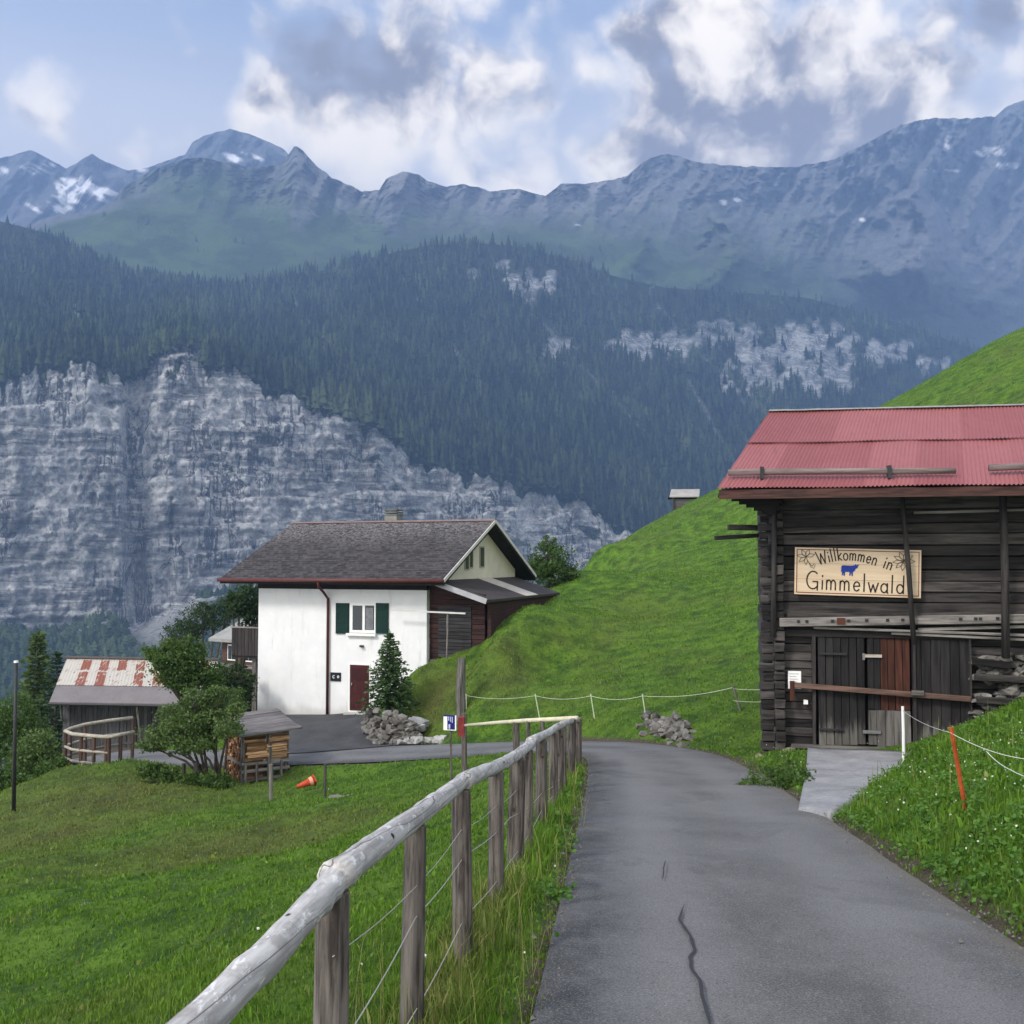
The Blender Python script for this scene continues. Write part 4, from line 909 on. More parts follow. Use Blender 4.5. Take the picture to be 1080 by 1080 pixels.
tag(W, 'tiny white tag pinned on the barn logs below the paper notice', 'tag')
# ------------------------------------------------------------------ the white house
E = P(468, 612, 38.5); HF = Frame((E.x, E.y, P(360, 752, 40).z-.1), -20)
house = rot_thing('white_house', 'white chalet with a dark tiled roof and green shutters', 'house', HF)
ce = E.z-HF.loc.z; WB = .9
a_l = HF.at(272, 700, WB)[0]; a_r = HF.at(450, 660, WB)[0]; c_w = HF.at(360, 621.5, WB)[1]; c_b = -.4
aE0 = HF.at(232, 608.5, 0)[0]; rise = 2.43; run = 5.4
print('house', a_l, a_r, c_w, aE0, ce)
m, t, b, o = new_mat('render_plaster'); v = ocoord(t); n = t.noise(v, 1.2, 6, .6); n2 = t.noise(v, 30, 4, .6); n3 = t.noise(ocoord(t, (3, 3, .5)), 1.2, 6, .6)
col = t.mix(t.ss(n, .35, .7), (.70, .71, .72), (.77, .77, .765)); col = t.mix(t.m('MULTIPLY', t.ss(n3, .56, .75), .5), col, (.50, .50, .49))
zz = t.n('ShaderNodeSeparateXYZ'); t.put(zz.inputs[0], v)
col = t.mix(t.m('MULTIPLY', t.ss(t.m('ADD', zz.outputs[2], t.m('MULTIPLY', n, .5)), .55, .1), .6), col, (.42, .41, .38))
t.put(b.inputs['Base Color'], col); b.inputs['Roughness'].default_value = .9; bump(t, b, n2, .25, .01); PLASTER = m
CREAM = plain('cream_plaster', (.62, .585, .47), .9, .1, 2, .15)
HB = 9.6
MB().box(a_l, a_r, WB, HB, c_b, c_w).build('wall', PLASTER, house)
MB().box(a_l-.02, a_r+.01, WB-.04, WB+.08, c_w-.0, ce+.35).build('timber_band', SOOT, house)
# cream gable end
ag = -.62
zr = lambda b_: ce+rise*(1-abs(b_-run)/run)
W = MB().prism([(WB+.3, c_w+.05), (HB, c_w+.05), (HB, zr(HB)-.22), (run, zr(run)-.22), (WB+.3, zr(WB+.3)-.22)], ag-.25, ag, 'x'); W.build('gable', CREAM, house)
W = MB().prism([(WB+.3, c_w+.05), (HB, c_w+.05), (HB, zr(HB)-.22), (run, zr(run)-.22), (WB+.3, zr(WB+.3)-.22)], a_l+.02, a_l+.25, 'x'); W.build('gable', CREAM, house)
for (x_, y0, y1, w_) in [(492, 583, 600, .34), (496.5, 581, 598, .3), (508, 577.5, 597.5, .42)]:
    b_, c1 = HF.ata(x_, y0, ag); _, c0 = HF.ata(x_, y1, ag)
    g_ = MB().box(ag-.02, ag+.03, b_-w_/2-.07, b_+w_/2+.07, c0-.06, c1+.06).build('attic_window', plain('grey_frame', (.34, .33, .29), .8, .1), house)
    MB().box(ag+.01, ag+.035, b_-w_/2, b_+w_/2, c0, c1).build('pane', plain('dark_pane', (.06, .055, .05), .25, .2), g_)
# tiled roof
m, t, b, o = new_mat('dark_tiles'); v = ocoord(t)
br = t.n('ShaderNodeTexBrick', i_Scale=1.0); br.inputs['Brick Width'].default_value = .2; br.inputs['Row Height'].default_value = .17; br.inputs['Mortar Size'].default_value = .012; br.offset = .5
xyz = t.n('ShaderNodeSeparateXYZ'); t.put(xyz.inputs[0], v); cmb = t.n('ShaderNodeCombineXYZ'); t.put(cmb.inputs[0], xyz.outputs[0]); t.put(cmb.inputs[1], t.m('MULTIPLY', xyz.outputs[1], 1.0965)); t.put(br.inputs['Vector'], cmb.outputs[0])
br.inputs['Color1'].default_value = (0, 0, 0, 1); br.inputs['Color2'].default_value = (1, 1, 1, 1); br.inputs['Mortar'].default_value = (.2, .2, .2, 1)
n = t.noise(v, .5, 7, .65); n2 = t.noise(v, 9, 5, .7)
sp = t.m('ADD', t.m('MULTIPLY', br.outputs['Color'], .5), t.m('MULTIPLY', n2, .6))
col = t.mix(t.ss(sp, .2, .85), (.026, .023, .025), (.075, .069, .071)); 
hi = t.ss(t.m('ADD', xyz.outputs[1], t.m('MULTIPLY', n, 2.5)), 3.6, 6.6)
col = t.mix(t.m('MULTIPLY', t.m('MULTIPLY', hi, t.ss(n2, .42, .62)), .75), col, (.24, .23, .235))
col = t.mix(t.m('MULTIPLY', t.ss(n2, .60, .7), .5), col, (.20, .19, .19))
t.put(b.inputs['Base Color'], col); b.inputs['Roughness'].default_value = .8
bump(t, b, t.m('ADD', br.outputs['Fac'], t.m('MULTIPLY', n2, -.8)), .6, .03); TILES = m
kL = HF.loc_of(313, 548, 47.2); 
W = MB(); th = .1
e0, e1, k0, k1, q0, q1 = Vector((aE0, 0, ce)), Vector((0, 0, ce)), Vector((aE0+.05, run, ce+rise)), Vector((0, run, ce+rise)), Vector((aE0, 2*run, ce)), Vector((0, 2*run, ce))
nst = 28
for i in range(nst):                                            # courses stepped like real tiles
    f0, f1 = i/nst, (i+1)/nst; b0_, b1_ = run*f0, run*f1; z0, z1 = ce+rise*f0, ce+rise*f1; u = .022
    W.add([(aE0, b0_, z0+u), (0, b0_, z0+u), (0, b1_+.02, z1+.004), (aE0, b1_+.02, z1+.004), (aE0, b0_, z0-.012), (0, b0_, z0-.012)], [(0, 1, 2, 3), (4, 5, 1, 0)])
rf = W.build('roof', TILES, house)
MB().add([k0, k1, q1, q0], [(0, 1, 2, 3)]).build('back_roof', TILES, house)
dn = Vector((0, 0, -.02)); dn2 = Vector((0, 0, -.20))
MB().add([p+dn for p in (e0, e1, k1, k0)]+[p+dn2 for p in (e0, e1, k1, k0)], [(3, 2, 1, 0), (4, 5, 6, 7), (0, 1, 5, 4), (1, 2, 6, 5), (3, 0, 4, 7)]).build('soffit', SOOT, house)
MB().add([p+dn for p in (k0, k1, q1, q0)]+[p+dn2 for p in (k0, k1, q1, q0)], [(4, 5, 6, 7), (1, 2, 6, 5), (2, 3, 7, 6), (3, 0, 4, 7)]).build('soffit', SOOT, house)
BARGE = plain('barge_white', (.62, .60, .56), .7, .1)
MB().bar((.02, -.02, ce-.02), (.02, run, ce+rise-.02), .03, .13).bar((.02, run, ce+rise-.02), (.02, 2*run, ce-.02), .03, .13).build('bargeboard', BARGE, house)
MB().bar((aE0, run, ce+rise+.03), (.03, run, ce+rise+.03), .24, .07).build('ridge', plain('ridge_tin', (.23, .17, .17), .6, .25), house)
RUSTRED = plain('brown_gutter', (.10, .030, .026), .5, .25, 4, .05)
MB().tube([(aE0-.05, -.07, ce-.05), (.02, -.07, ce-.03)], .075, 10).build('gutter', RUSTRED, house, smooth=True)
d0 = HF.at(335, 612, -.05); d1_ = HF.at(346, 629, WB-.08); d2_ = HF.at(343, 753, WB-.08)
MB().tube([(d0[0], -.06, d0[1]), (d0[0]+.02, .0, d0[1]-.25), (d1_[0]-.1, WB-.2, d1_[1]+.12), (d1_[0], WB-.08, d1_[1]-.1), (d1_[0], WB-.08, d2_[1])], .055, 9).build('downpipe', RUSTRED, house, smooth=True)
ca, cc = HF.at(415, 548, run+.5)
ch = MB().box(ca-.30, ca+.30, run+.2, run+.8, ce+rise-.6, ce+rise+.30).build('chimney', plain('chimney_block', (.22, .22, .20), .9, .3), house)
for k_ in range(3): MB().box(ca-.32, ca+.32, run+.18, run+.82, ce+rise+.30+k_*.11, ce+rise+.36+k_*.11).build('cowl', plain('chimney_cowl', (.13, .135, .12), .8, .3), ch)
# window, shutters, door
def hpart(x0, y0, x1, y1, b, th, name, m, par=None, j=0):
    a0, a1, c0, c1 = HF.rect(x0, y0, x1, y1, b); return MB().box(a0, a1, b-th, b+.03, c0, c1, j=j).build(name, m, par or house)
WF = hpart(369.5, 636, 396.5, 667.5, WB, .05, 'window', WHITEP)
GLS, t, b, o = new_mat('window_glass'); b.inputs['Base Color'].default_value = (.022, .028, .034, 1); b.inputs['Roughness'].default_value = .08; b.inputs['Specular IOR Level'].default_value = .5
CURT = plain('net_curtain', (.24, .25, .27), .8, .4, 9)
hpart(372, 638.5, 382, 664.5, WB-.05, .01, 'pane', GLS, WF); hpart(385, 638.5, 394.5, 664.5, WB-.05, .01, 'pane', GLS, WF)
W = MB(); a0, a1, c0, c1 = HF.rect(386, 641, 393.5, 664, WB-.06)
for i in range(6): W.box(a0+(a1-a0)*i/6, a0+(a1-a0)*(i+.6)/6, WB-.066, WB-.061, c0, c1)
W.build('curtain', CURT, WF)
hpart(366.5, 667.5, 397.5, 671, WB, .14, 'window_sill', WHITEP)
GREEN = wood('green_shutter', (.010, .040, .032), (.005, .022, .018), 'z', .2, 1.2)
for x0, x1 in ((354.5, 368), (397, 409.5)):
    s_ = hpart(x0, 636, x1, 668.5, WB-.03, .03, 'shutter', GREEN)
    W = MB(); a0, a1, c0, c1 = HF.rect(x0+1.2, 638, x1-1.2, 666.5, WB-.06)
    for i in range(14): W.box(a0, a1, WB-.075, WB-.058, c0+(c1-c0)*i/14+.012, c0+(c1-c0)*(i+1)/14-.012)
    W.build('louvres', GREEN, s_)
fr = hpart(367.8, 699, 390.5, 752, WB, .02, 'door_frame', WHITEP)
dd = hpart(369.5, 701, 389, 750, WB-.02, .03, 'door', wood('dark_red_door', (.060, .014, .014), (.030, .008, .009), 'z', .3, 1.0))
W = MB(); a0, a1, c0, c1 = HF.rect(370.5, 702, 388, 749, WB-.05)
for i in range(3): W.box(a0+.06, a1-.06, WB-.062, WB-.048, c0+.1+(c1-c0-.1)*i/3, c0+(c1-c0-.1)*(i+1)/3)
W.build('door_panel', dd.data.materials[0], dd); MB().box(a0+.03, a0+.07, WB-.12, WB-.05, c0+.95, c0+1.05).build('handle', METAL, dd)
hpart(366, 750.5, 391, 756, WB-.02, .3, 'doorstep', plain('step_stone', (.45, .44, .42), .9, .2))
PLQ = hpart(348.8, 709, 359.5, 718.5, WB-.01, .03, 'name_plate', plain('black_plate', (.012, .014, .022), .4, .2, 5, 0))
for (x, dx) in ((352, 1), (356.6, 0)):
    a_, c_ = HF.at(x, 713.8, WB-.05); W = MB()
    W.stroke(arc(a_, c_, .045, .05, 60, 300, 8) if dx else arc(a_, c_, .035, .04, 0, 360, 8), .03, WB-.052, WB-.040); W.build('plate_mark', WHITEP, PLQ)
hpart(380.5, 680.3, 383.5, 682.5, WB-.02, .12, 'wall_lamp', DARKMETAL)
# lean-to on the gable side
LB = WB+.25
fl = HF.at(466, 613.5, .35); frr = HF.at(512.5, 633, .35); br_ = HF.at(583, 621, 9.2); bl = HF.at(560, 608, 9.2)
print('annex', fl, frr, br_, bl)
a_x = (frr[0]); c_x = frr[1]; c_h = fl[1]+.05
LEAN = plain('lean_to_sheet', (.055, .047, .046), .75, .35, 2.0, .3)
A0, A1, B0, B1 = Vector((ag-.1, .35, c_h+.02)), Vector((a_x, .35, c_x)), Vector((ag-.1, 9.6, c_h+.02)), Vector((a_x, 9.6, c_x))
def slab(p, th, name, m, par): 
    dz = Vector((0, 0, -th)); return MB().add(list(p)+[q+dz for q in p], [(0, 1, 2, 3), (7, 6, 5, 4), (0, 4, 5, 1), (1, 5, 6, 2), (2, 6, 7, 3), (3, 7, 4, 0)]).build(name, m, par)
lr = slab([A0, A1, B1, B0], .10, 'lean_to_roof', LEAN, house)
up_ = Vector((0, 0, .02)); f0, f1 = .50, .66
slab([A0.lerp(B0, f0)+up_, A1.lerp(B1, f0)+up_, A1.lerp(B1, f1)+up_, A0.lerp(B0, f1)+up_], .018, 'light_strip', plain('clear_sheet', (.50, .46, .40), .5, .2, 3, .1), lr)
MB().bar(A0+Vector((0, -.02, -.05)), A1+Vector((0.03, -.02, -.05)), .04, .20).build('lean_to_fascia', plain('grey_tin', (.36, .36, .38), .5, .15), house)
RB = wood('red_brown_cladding', (.048, .021, .018), (.014, .009, .009), 'x', .6, .6)
W = MB(); c = HF.at(470, 704, LB)[1]-.6
ax2 = HF.at(501, 650, LB)[0]
while c < c_h-.1:
    zt = lambda a: c_h+(a-(ag-.1))*(c_x-c_h)/(a_x-ag+.1)
    W.box(a_r+.01, min(ax2+.4, a_x-.1), LB+random.uniform(-.02, .01), LB+.15, c+.006, c+.184); c += .19
    if c+.2 > zt(ax2): break
W.prism([(a_r+.01, c), (ax2+.4, c), (ax2+.4, zt(ax2+.4)-.12), (a_r+.01, c_h-.1)], LB-.005, LB+.1)
W.build('lean_to_wall', RB, house)
a0, a1, c0, c1 = HF.rect(470, 640, 497, 694, LB-.03); W = MB(); q = c0
while q < c1: W.box(a0-.3, a1, LB-.05, LB-.02, q+.008, q+.13); q += .14
W.build('barn_hatch', wood('dark_grey_slat', (.05, .048, .05), (.016, .015, .016), 'x', .6, .6), house)
hpart(447, 695, 497, 706, LB-.03, .04, 'base_board', GREYWOOD)
MB().box(a_x-.25, a_x-.1, LB, 9.4, -2, c_x-.1).build('lean_to_side', RB, house)
a0, _, c0, c1 = HF.rect(449.8, 620, 452, 702, WB-.05)
p0 = HF.at(413, 643.5, WB-.5); p1 = HF.at(491, 647, WB-.5)
cp = MB().bar((p0[0], WB-.5, p0[1]), (p1[0], WB-.5, p1[1]), .05, .06).build('cross_pole', plain('pale_pole', (.55, .55, .53), .7, .15), house)
q0_ = HF.at(472, 648, WB-.5); q1_ = HF.at(471, 706, WB-.5)
MB().tube([(q0_[0], WB-.5, q0_[1]), (q1_[0], WB-.5, q1_[1]-.3)], .035, 8).build('pole_stay', GREYZ, house)
# balcony on the valley side
b0_ = HF.at(245, 662, WB+1.0); b1_ = HF.at(245, 691, WB+1.0)
W = planks(0, 1, 0, 1, 0, 1, 1); W = MB(); aB0 = b0_[0]
for i in range(12):
    x = aB0+(a_l-aB0)*i/12; W.box(x+.008, x+(a_l-aB0)/12-.008, WB+.96, WB+1.0, b1_[1], b0_[1])
for i in range(22):
    y = WB+1.02+i*.2; W.box(aB0, aB0+.04, y, y+.185, b1_[1], b0_[1])
bal = W.build('balcony', wood('balcony_board', (.05, .042, .04), (.018, .016, .016), 'z', .5, .8), house)
MB().box(aB0, a_l, WB+1.0, WB+5.2, b1_[1]-.1, b1_[1]).build('balcony_floor', SOOT, bal)
MB().box(aB0-.05, a_l, WB+.93, WB+1.04, b0_[1], b0_[1]+.06).build('handrail', GREYWOOD, bal)
q = HF.at(268, 694, WB+1.2); MB().box(q[0]-.1, q[0]+.12, WB+1.2, WB+1.4, -1.2, b1_[1]).build('balcony_post', GREYZ, bal)
W = MB()
for i in range(7): W.box(aB0+.2+i*.17, aB0+.34+i*.17, WB+2.2, WB+2.26, -1.3, b1_[1]-.1)
W.build('side_boards', GREYZ, house)

# ------------------------------------------------------------------ shed with the rusty roof
SF = Frame(P(65, 806, 44), -8)
shed = rot_thing('shed', 'dark board shed with a rust and white patched roof', 'shed', SF)
e0_ = SF.loc_of(52, 740, 43.2); k0_ = SF.loc_of(71, 694, 46.8); e1_ = e0_+Vector((7.6, 0, .02)); k1_ = k0_+Vector((7.2, 0, 0))
SW = wood('shed_board', (.070, .068, .072), (.026, .025, .027), 'z', .6, .7)
W = MB(); i = 0; x = 0
while x < 7.0:
    w_ = random.uniform(.13, .2); W.box(x+.006, x+w_-.006, random.uniform(-.015, .015), .12, -1.6, e0_.z+.25); x += w_
W.build('wall', SW, shed)
W = MB().box(.0, 7, .13, 6.5, -1.8, e0_.z+.2).prism([(.1, e0_.z+.2), (6.5, e0_.z+.2), (k0_.y, k0_.z-.15)], .02, .12, 'x'); W.build('shed_body', SOOT, shed)
m, t, b, o = new_mat('patched_sheet'); at = t.n('ShaderNodeAttribute', attribute_name='rust'); v = ocoord(t); n = t.noise(v, 1.6, 7, .65); n2 = t.noise(ocoord(t, (6, 1, 1)), 2, 5, .6)
f = t.ss(t.m('ADD', at.outputs['Fac'], t.m('MULTIPLY', t.m('SUBTRACT', t.m('ADD', t.m('MULTIPLY', n, .5), t.m('MULTIPLY', n2, .5)), .5), 2.6)), .42, .58)
col = t.mix(f, t.mix(n2, (.34, .31, .27), (.50, .48, .44)), t.mix(n2, (.17, .055, .035), (.25, .095, .065))); t.put(b.inputs['Base Color'], col); b.inputs['Roughness'].default_value = .6; PATCH = m
V = []; RU = []; ncol, nrow = 17*12, 25; rr = random.Random(12); pat = [[rr.random() < .52 for _ in range(17)] for _ in range(2)]
pat[1] = [0, 0, 1, 0, 1, 0, 1, 0, 1, 0, 1, 1, 0, 1, 0, 1, 0]; pat[0] = [0, 0, 1, 0, 1, 0, 0, 0, 1, 0, 1, 1, 0, 0, 1, 0, 0]
for i in range(nrow):
    tt = .36+.64*i/(nrow-1)
    for k in range(ncol):
        s_ = k/(ncol-1); p = e0_.lerp(e1_, s_).lerp(k0_.lerp(k1_, s_), tt); x = s_*17; row = 0 if tt < .68 else 1
        V.append(tuple(p+Vector((0, -.004, .01*math.cos(s_*7.6/.15*6.283)+(.0 if row else .012))))); kk = min(16, int(x)); rv = pat[row][kk]
        RU.append((.66 if (tt < .655 or (tt > .71 and tt < .97)) else .34) if rv else .30)
rf = link_mesh('roof', np_mesh('roof', V, grid_faces(nrow, ncol), {'rust': RU}), PATCH, shed, smooth=True)
dz = Vector((0, 0, -.03))
m0, m1 = e0_.lerp(k0_, .37), e1_.lerp(k1_, .37)
slab([e0_+dz*.0, e1_, m1+dz*.3, m0+dz*.3], .05, 'roof_apron', plain('grey_sheet', (.17, .155, .155), .6, .2, 1.2, .1), rf)
slab([e0_.lerp(k0_, .3)+dz*2.2, e1_.lerp(k1_, .3)+dz*2.2, k1_+dz, k0_+dz], .08, 'roof_boards', SOOT, rf)
slab([k0_+dz, k1_+dz, k1_+Vector((0, 3.6, -2)), k0_+Vector((0, 3.6, -2))], .05, 'back_roof', plain('rusty_back', (.2, .12, .1), .7, .3), shed)
MB().bar(k0_+Vector((-.1, 0, .05)), k1_+Vector((.1, 0, .05)), .3, .05).build('ridge_cap', plain('ridge_dark', (.10, .08, .075), .6, .3), rf)
MB().tube([e0_+Vector((0, -.06, -.08)), e1_+Vector((0, -.06, -.08))], .05, 8).build('gutter', DARKMETAL, shed)
MB().tube([e0_+Vector((.35, .25, -.1)), Vector((.02, -.05, e0_.z-.9))], .05, 6).build('strut', GREYZ, shed); MB().tube([e0_+Vector((3.9, 0, -.1)), Vector((3.9, -.06, -1))], .045, 6).build('strut', GREYZ, shed)

# ------------------------------------------------------------------ chalet behind and field hut
CF = Frame(P(228, 700, 62), -35)
chal = rot_thing('chalet', 'brown chalet with a pale grey roof half hidden by the trees', 'house', CF)
q0 = CF.loc_of(220, 673, 62); q1 = CF.loc_of(246, 646, 65.5)
MB().box(q0.x+.5, q0.x+7, q0.y+.6, q0.y+7, -3, q0.z+.1).build('wall', wood('brown_log', (.10, .055, .038), (.04, .022, .018), 'x', .4, .5), chal)
slab([q0, q0+Vector((8, 0, 0)), Vector((q0.x+8, q1.y, q1.z)), Vector((q0.x+.2, q1.y, q1.z))], .18, 'roof', plain('pale_slate', (.26, .26, .25), .8, .25, 1.5, .4), chal)
slab([Vector((q0.x+.2, q1.y, q1.z)), Vector((q0.x+8, q1.y, q1.z)), Vector((q0.x+8, q1.y+4, q0.z)), Vector((q0.x, q1.y+4, q0.z))], .18, 'back_roof', plain('pale_slate_back', (.36, .36, .35), .8, .25), chal)
for dx in (1.1, 2.6, 4.2):
    f_ = MB().box(q0.x+dx, q0.x+dx+.75, q0.y+.53, q0.y+.62, q0.z-1.3, q0.z-.35).build('window', WHITEP, chal)
    for k in (0, 1): MB().box(q0.x+dx+.07+k*.33, q0.x+dx+.36+k*.33, q0.y+.51, q0.y+.54, q0.z-1.22, q0.z-.43).build('pane', GLS, f_)
MB().box(q0.x+.45, q0.x+6, q0.y+.4, q0.y+.58, q0.z-1.7, q0.z-1.5).build('sill_beam', GREYWOOD, chal)

UF = Frame(P(711, 543, 126), -6)
hut = rot_thing('field_hut', 'tiny grey hay hut with a pale roof on the hill crest', 'hut', UF)
x0, x1, c0, c1 = UF.rect(711, 526, 735, 541, 0)
W = MB(); c = -1.2
while c < c1-.1: W.box(x0, x1, random.uniform(-.03, .03), 3.2, c+.02, c+.22); c += .24
W.build('wall', wood('hut_log', (.12, .115, .115), (.05, .047, .048), 'x', .5, .4), hut)
h0, h1 = UF.at(706, 523.5, -.4), UF.at(737.5, 522, -.4)
r0, r1 = UF.at(708, 516, 1.8), UF.at(738, 515.5, 1.8)
slab([Vector((h0[0], -.4, h0[1])), Vector((h1[0], -.4, h0[1])), Vector((r1[0], 1.8, r0[1])), Vector((r0[0], 1.8, r0[1]))], .12, 'roof', plain('hut_sheet', (.33, .31, .29), .6, .3, 1, .1), hut)
slab([Vector((r0[0], 1.8, r0[1])), Vector((r1[0], 1.8, r0[1])), Vector((h1[0], 4, h0[1])), Vector((h0[0], 4, h0[1]))], .12, 'back_roof', SOOT, hut)
for xx in (x0-.1, x1+.35): MB().box(xx-.09, xx+.09, -.25, -.07, -1.4, h0[1]).build('post', DPOST, hut)
MB().box(x0-.9, x0-.2, -.1, 1, -1.5, -.6).build('annex', GREYZ, hut)
# ------------------------------------------------------------------ placing on the land
def hit(px, py, y0=2.0, y1=200):
    ys_ = np.geomspace(y0, y1, 700); q = P(px, py, 1.0); z = T(q.x*ys_, ys_, rough=False)
    k = np.argmax(z > q.z*ys_); Y = ys_[k] if (z > q.z*ys_).any() else y1
    return Vector((q.x*Y, Y, q.z*Y))
def mbw(par): return Matrix.Translation(-Vector(par.location))
def wbuild(W, name, m, par, smooth=False, bevel=0):
    M = Matrix.Translation(-Vector(par.location)) if par is not None else Matrix()
    W.v = [M @ v_ for v_ in W.v]; return W.build(name, m, par, None, smooth, bevel)

# ------------------------------------------------------------------ the near wooden fence
fd = lambda px: .96/(.115-(px-540)/1080)            # distance of the fence line at that photo column
fxy = lambda d_: Vector((-.96+.115*d_, d_, 0))
RAILW, t, b, o = new_mat('silver_rail'); v = ocoord(t); va = ocoord(t, (1, .12, .12))
xyz = t.n('ShaderNodeSeparateXYZ'); t.put(xyz.inputs[0], v); al_ = t.n('ShaderNodeCombineXYZ'); t.put(al_.inputs[0], t.m('MULTIPLY_ADD', xyz.outputs[1], -.115, xyz.outputs[0])); t.put(al_.inputs[1], t.m('MULTIPLY', xyz.outputs[1], .06)); t.put(al_.inputs[2], t.m('MULTIPLY_ADD', xyz.outputs[1], .076, xyz.outputs[2])); va = al_.outputs[0]
n = t.noise(va, 30, 8, .65, .2); n2 = t.noise(v, 7, 6, .65); n3 = t.noise(ocoord(t, (1, .35, 1)), 26, 5, .7)
col = t.mix(t.ss(n, .36, .64), (.29, .28, .275), (.52, .51, .50)); col = t.mix(t.m('MULTIPLY', t.ss(n2, .52, .68), .75), col, (.27, .255, .24))
col = t.mix(t.m('MULTIPLY', t.ss(n3, .56, .66), .7), col, (.78, .77, .76)); col = t.mix(t.m('MULTIPLY', t.ss(t.noise(v, 4.3, 3, .5), .66, .74), .75), col, (.46, .27, .15))
vo = t.n('ShaderNodeTexVoronoi', i_Scale=7.5); t.put(vo.inputs['Vector'], ocoord(t, (1, .6, 1))); col = t.mix(t.ss(vo.outputs['Distance'], .115, .07), col, (.025, .018, .015))
crk = t.ss(t.m('ABSOLUTE', t.m('SUBTRACT', t.noise(va, 9, 2, .4), .5)), .010, .002); col = t.mix(t.m('MULTIPLY', crk, .7), col, (.07, .06, .055))
t.put(b.inputs['Base Color'], col); b.inputs['Roughness'].default_value = .75; bump(t, b, t.m('SUBTRACT', t.m('ADD', n, t.m('MULTIPLY', n3, .5)), crk), .6, .008)
POSTW = wood('fence_post_wood', (.15, .132, .118), (.030, .024, .022), 'z', .35, 1.6, knots=5)
f0_ = fxy(9); fence = thing('wooden_fence', 'weathered grey pole fence running along the grass edge of the lane', 'fence', (f0_.x, f0_.y, T1(f0_.x, f0_.y)))
railpx = [(231, 1059), (286, 1004), (330, 956), (352, 931), (363, 919), (380, 907), (401, 890), (430, 869), (452, 853), (474, 836), (491, 823), (505, 816), (521, 810), (536, 802), (550, 793), (561, 783), (570, 778), (580, 773), (588, 767), (595, 763), (603, 760), (611, 759)]
rp = [P(px, py, fd(px)) for px, py in railpx]
ext = rp[0]+(rp[0]-rp[1]).normalized()*1.6; rp = [ext, rp[0]+(ext-rp[0])*.5]+rp
def rail_log(i0, i1, r0, r1, lift=0):
    pts = [Vector(p)+Vector((0, 0, lift)) for p in rp[i0:i1+1]]; fine = []
    for a_, b_ in zip(pts[:-1], pts[1:]):
        for k in range(4): fine.append(a_.lerp(b_, k/4))
    fine.append(pts[-1]); fine[0] = fine[0]-(fine[1]-fine[0]).normalized()*.12
    for _ in range(2):
        for k in range(1, len(fine)-1): fine[k] = fine[k-1]*.25+fine[k]*.5+fine[k+1]*.25
    n_ = len(fine); W = MB().tube([p+Vector((random.uniform(-1, 1), 0, random.uniform(-1, 1)))*.004 for p in fine], [(r0+(r1-r0)*k/(n_-1))*(1+random.uniform(-.035, .035)) for k in range(n_)], 14, wob=.025)
    return wbuild(W, 'rail', RAILW, fence, True)
rail_log(0, 6, .049, .045); rail_log(6, 12, .053, .042, .006); rail_log(12, 17, .050, .043); rail_log(17, 20, .048, .043, .01); rail_log(20, 23, .046, .042)
postpx = [(355, 20, 0), (440, 13, .02), (487, 11, -.015), (523.5, 9, 0), (546, 10, .03), (556.5, 6, 0), (571, 7, .015), (583, 5, 0), (589.5, 5, .02), (593.5, 4, 0), (602.5, 4.5, 0), (609, 4.5, 0)]
for i, (px, hw, lean) in enumerate(postpx):
    d_ = fd(px); q = fxy(d_); r = max(.045, min(.075, hw/1080*d_)); zt = float(np.interp(d_, [p.y for p in rp], [p.z for p in rp]))+(-.035 if i < 10 else .02); zb = T1(q.x, q.y)-.25
    W = MB().tube([(q.x-lean, q.y, zb), (q.x-lean*.5+random.uniform(-.006, .006), q.y, (zb+zt)/2), (q.x, q.y+.0, zt)], [r*1.05, r, r*.94], 7+i % 3, wob=.10)
    wbuild(W, 'post', POSTW, fence, False, .006)
WIRE = plain('fence_wire', (.46, .44, .40), .5, .2, 9, .0, .4)
def wire_px(pts, r=.0028, off=.07):
    W = MB(); L_ = []
    for px, py in pts: d_ = fd(px); q = P(px, py, d_); L_.append(q+Vector((off*0, -off, 0)))
    fine = []
    for a_, b_ in zip(L_[:-1], L_[1:]):
        for k in range(6): p = a_.lerp(b_, k/6); p.z -= .03*math.sin(math.pi*k/6)*(b_-a_).length*.4; fine.append(p)
    fine.append(L_[-1]); W.tube(fine, r, 6); return wbuild(W, 'wire', WIRE, fence, True)
wire_px([(300, 1178), (374, 1077), (440, 962), (491, 898), (538, 860), (572, 834), (594, 815)]); wire_px([(429, 1077), (491, 962), (538, 906), (574, 847), (597, 816)]); wire_px([(355, 1000), (440, 930), (487, 872), (523, 848), (546, 830)], .002)
# the cross rail towards the sign
ce_ = P(609, 757.5, 17.6); m1_ = P(555, 760, 18.6); m2_ = P(520, 762.5, 20); el_ = P(487, 765.5, 21.2)
cr = thing('cross_fence', 'pale thin pole fence between the lane fence end and the blue sign', 'fence', (m1_.x, m1_.y, T1(m1_.x, m1_.y)))
wbuild(MB().tube([ce_, m1_, m2_, el_], [.042, .04, .036, .03], 10, wob=.03), 'rail', plain('pale_peeled_pole', (.56, .52, .38), .7, .2, 5), cr, True)
for px, yt, d_, r in [(544, 762, 18.9, .06), (557, 760, 18.5, .035), (489, 752, 21.3, .055), (572, 760, 18.2, .04)]:
    q = P(px, yt, d_); zb = T1(q.x, q.y)-.2; wbuild(MB().tube([(q.x+.02, q.y+.05, zb), (q.x, q.y+.05, q.z-.01)], r, 8, wob=.08), 'post', POSTW, cr)
q = P(486.5, 766, 21.1); W = MB().box(-.075, .065, -.06, .05, -.20, .19, j=.01); ob = W.build('red_band', plain('faded_red', (.22, .035, .035), .6, .3, 9, .1)); ob.location = q
tag(ob, 'faded red marker fixed to the post end beside the blue sign', 'marker')
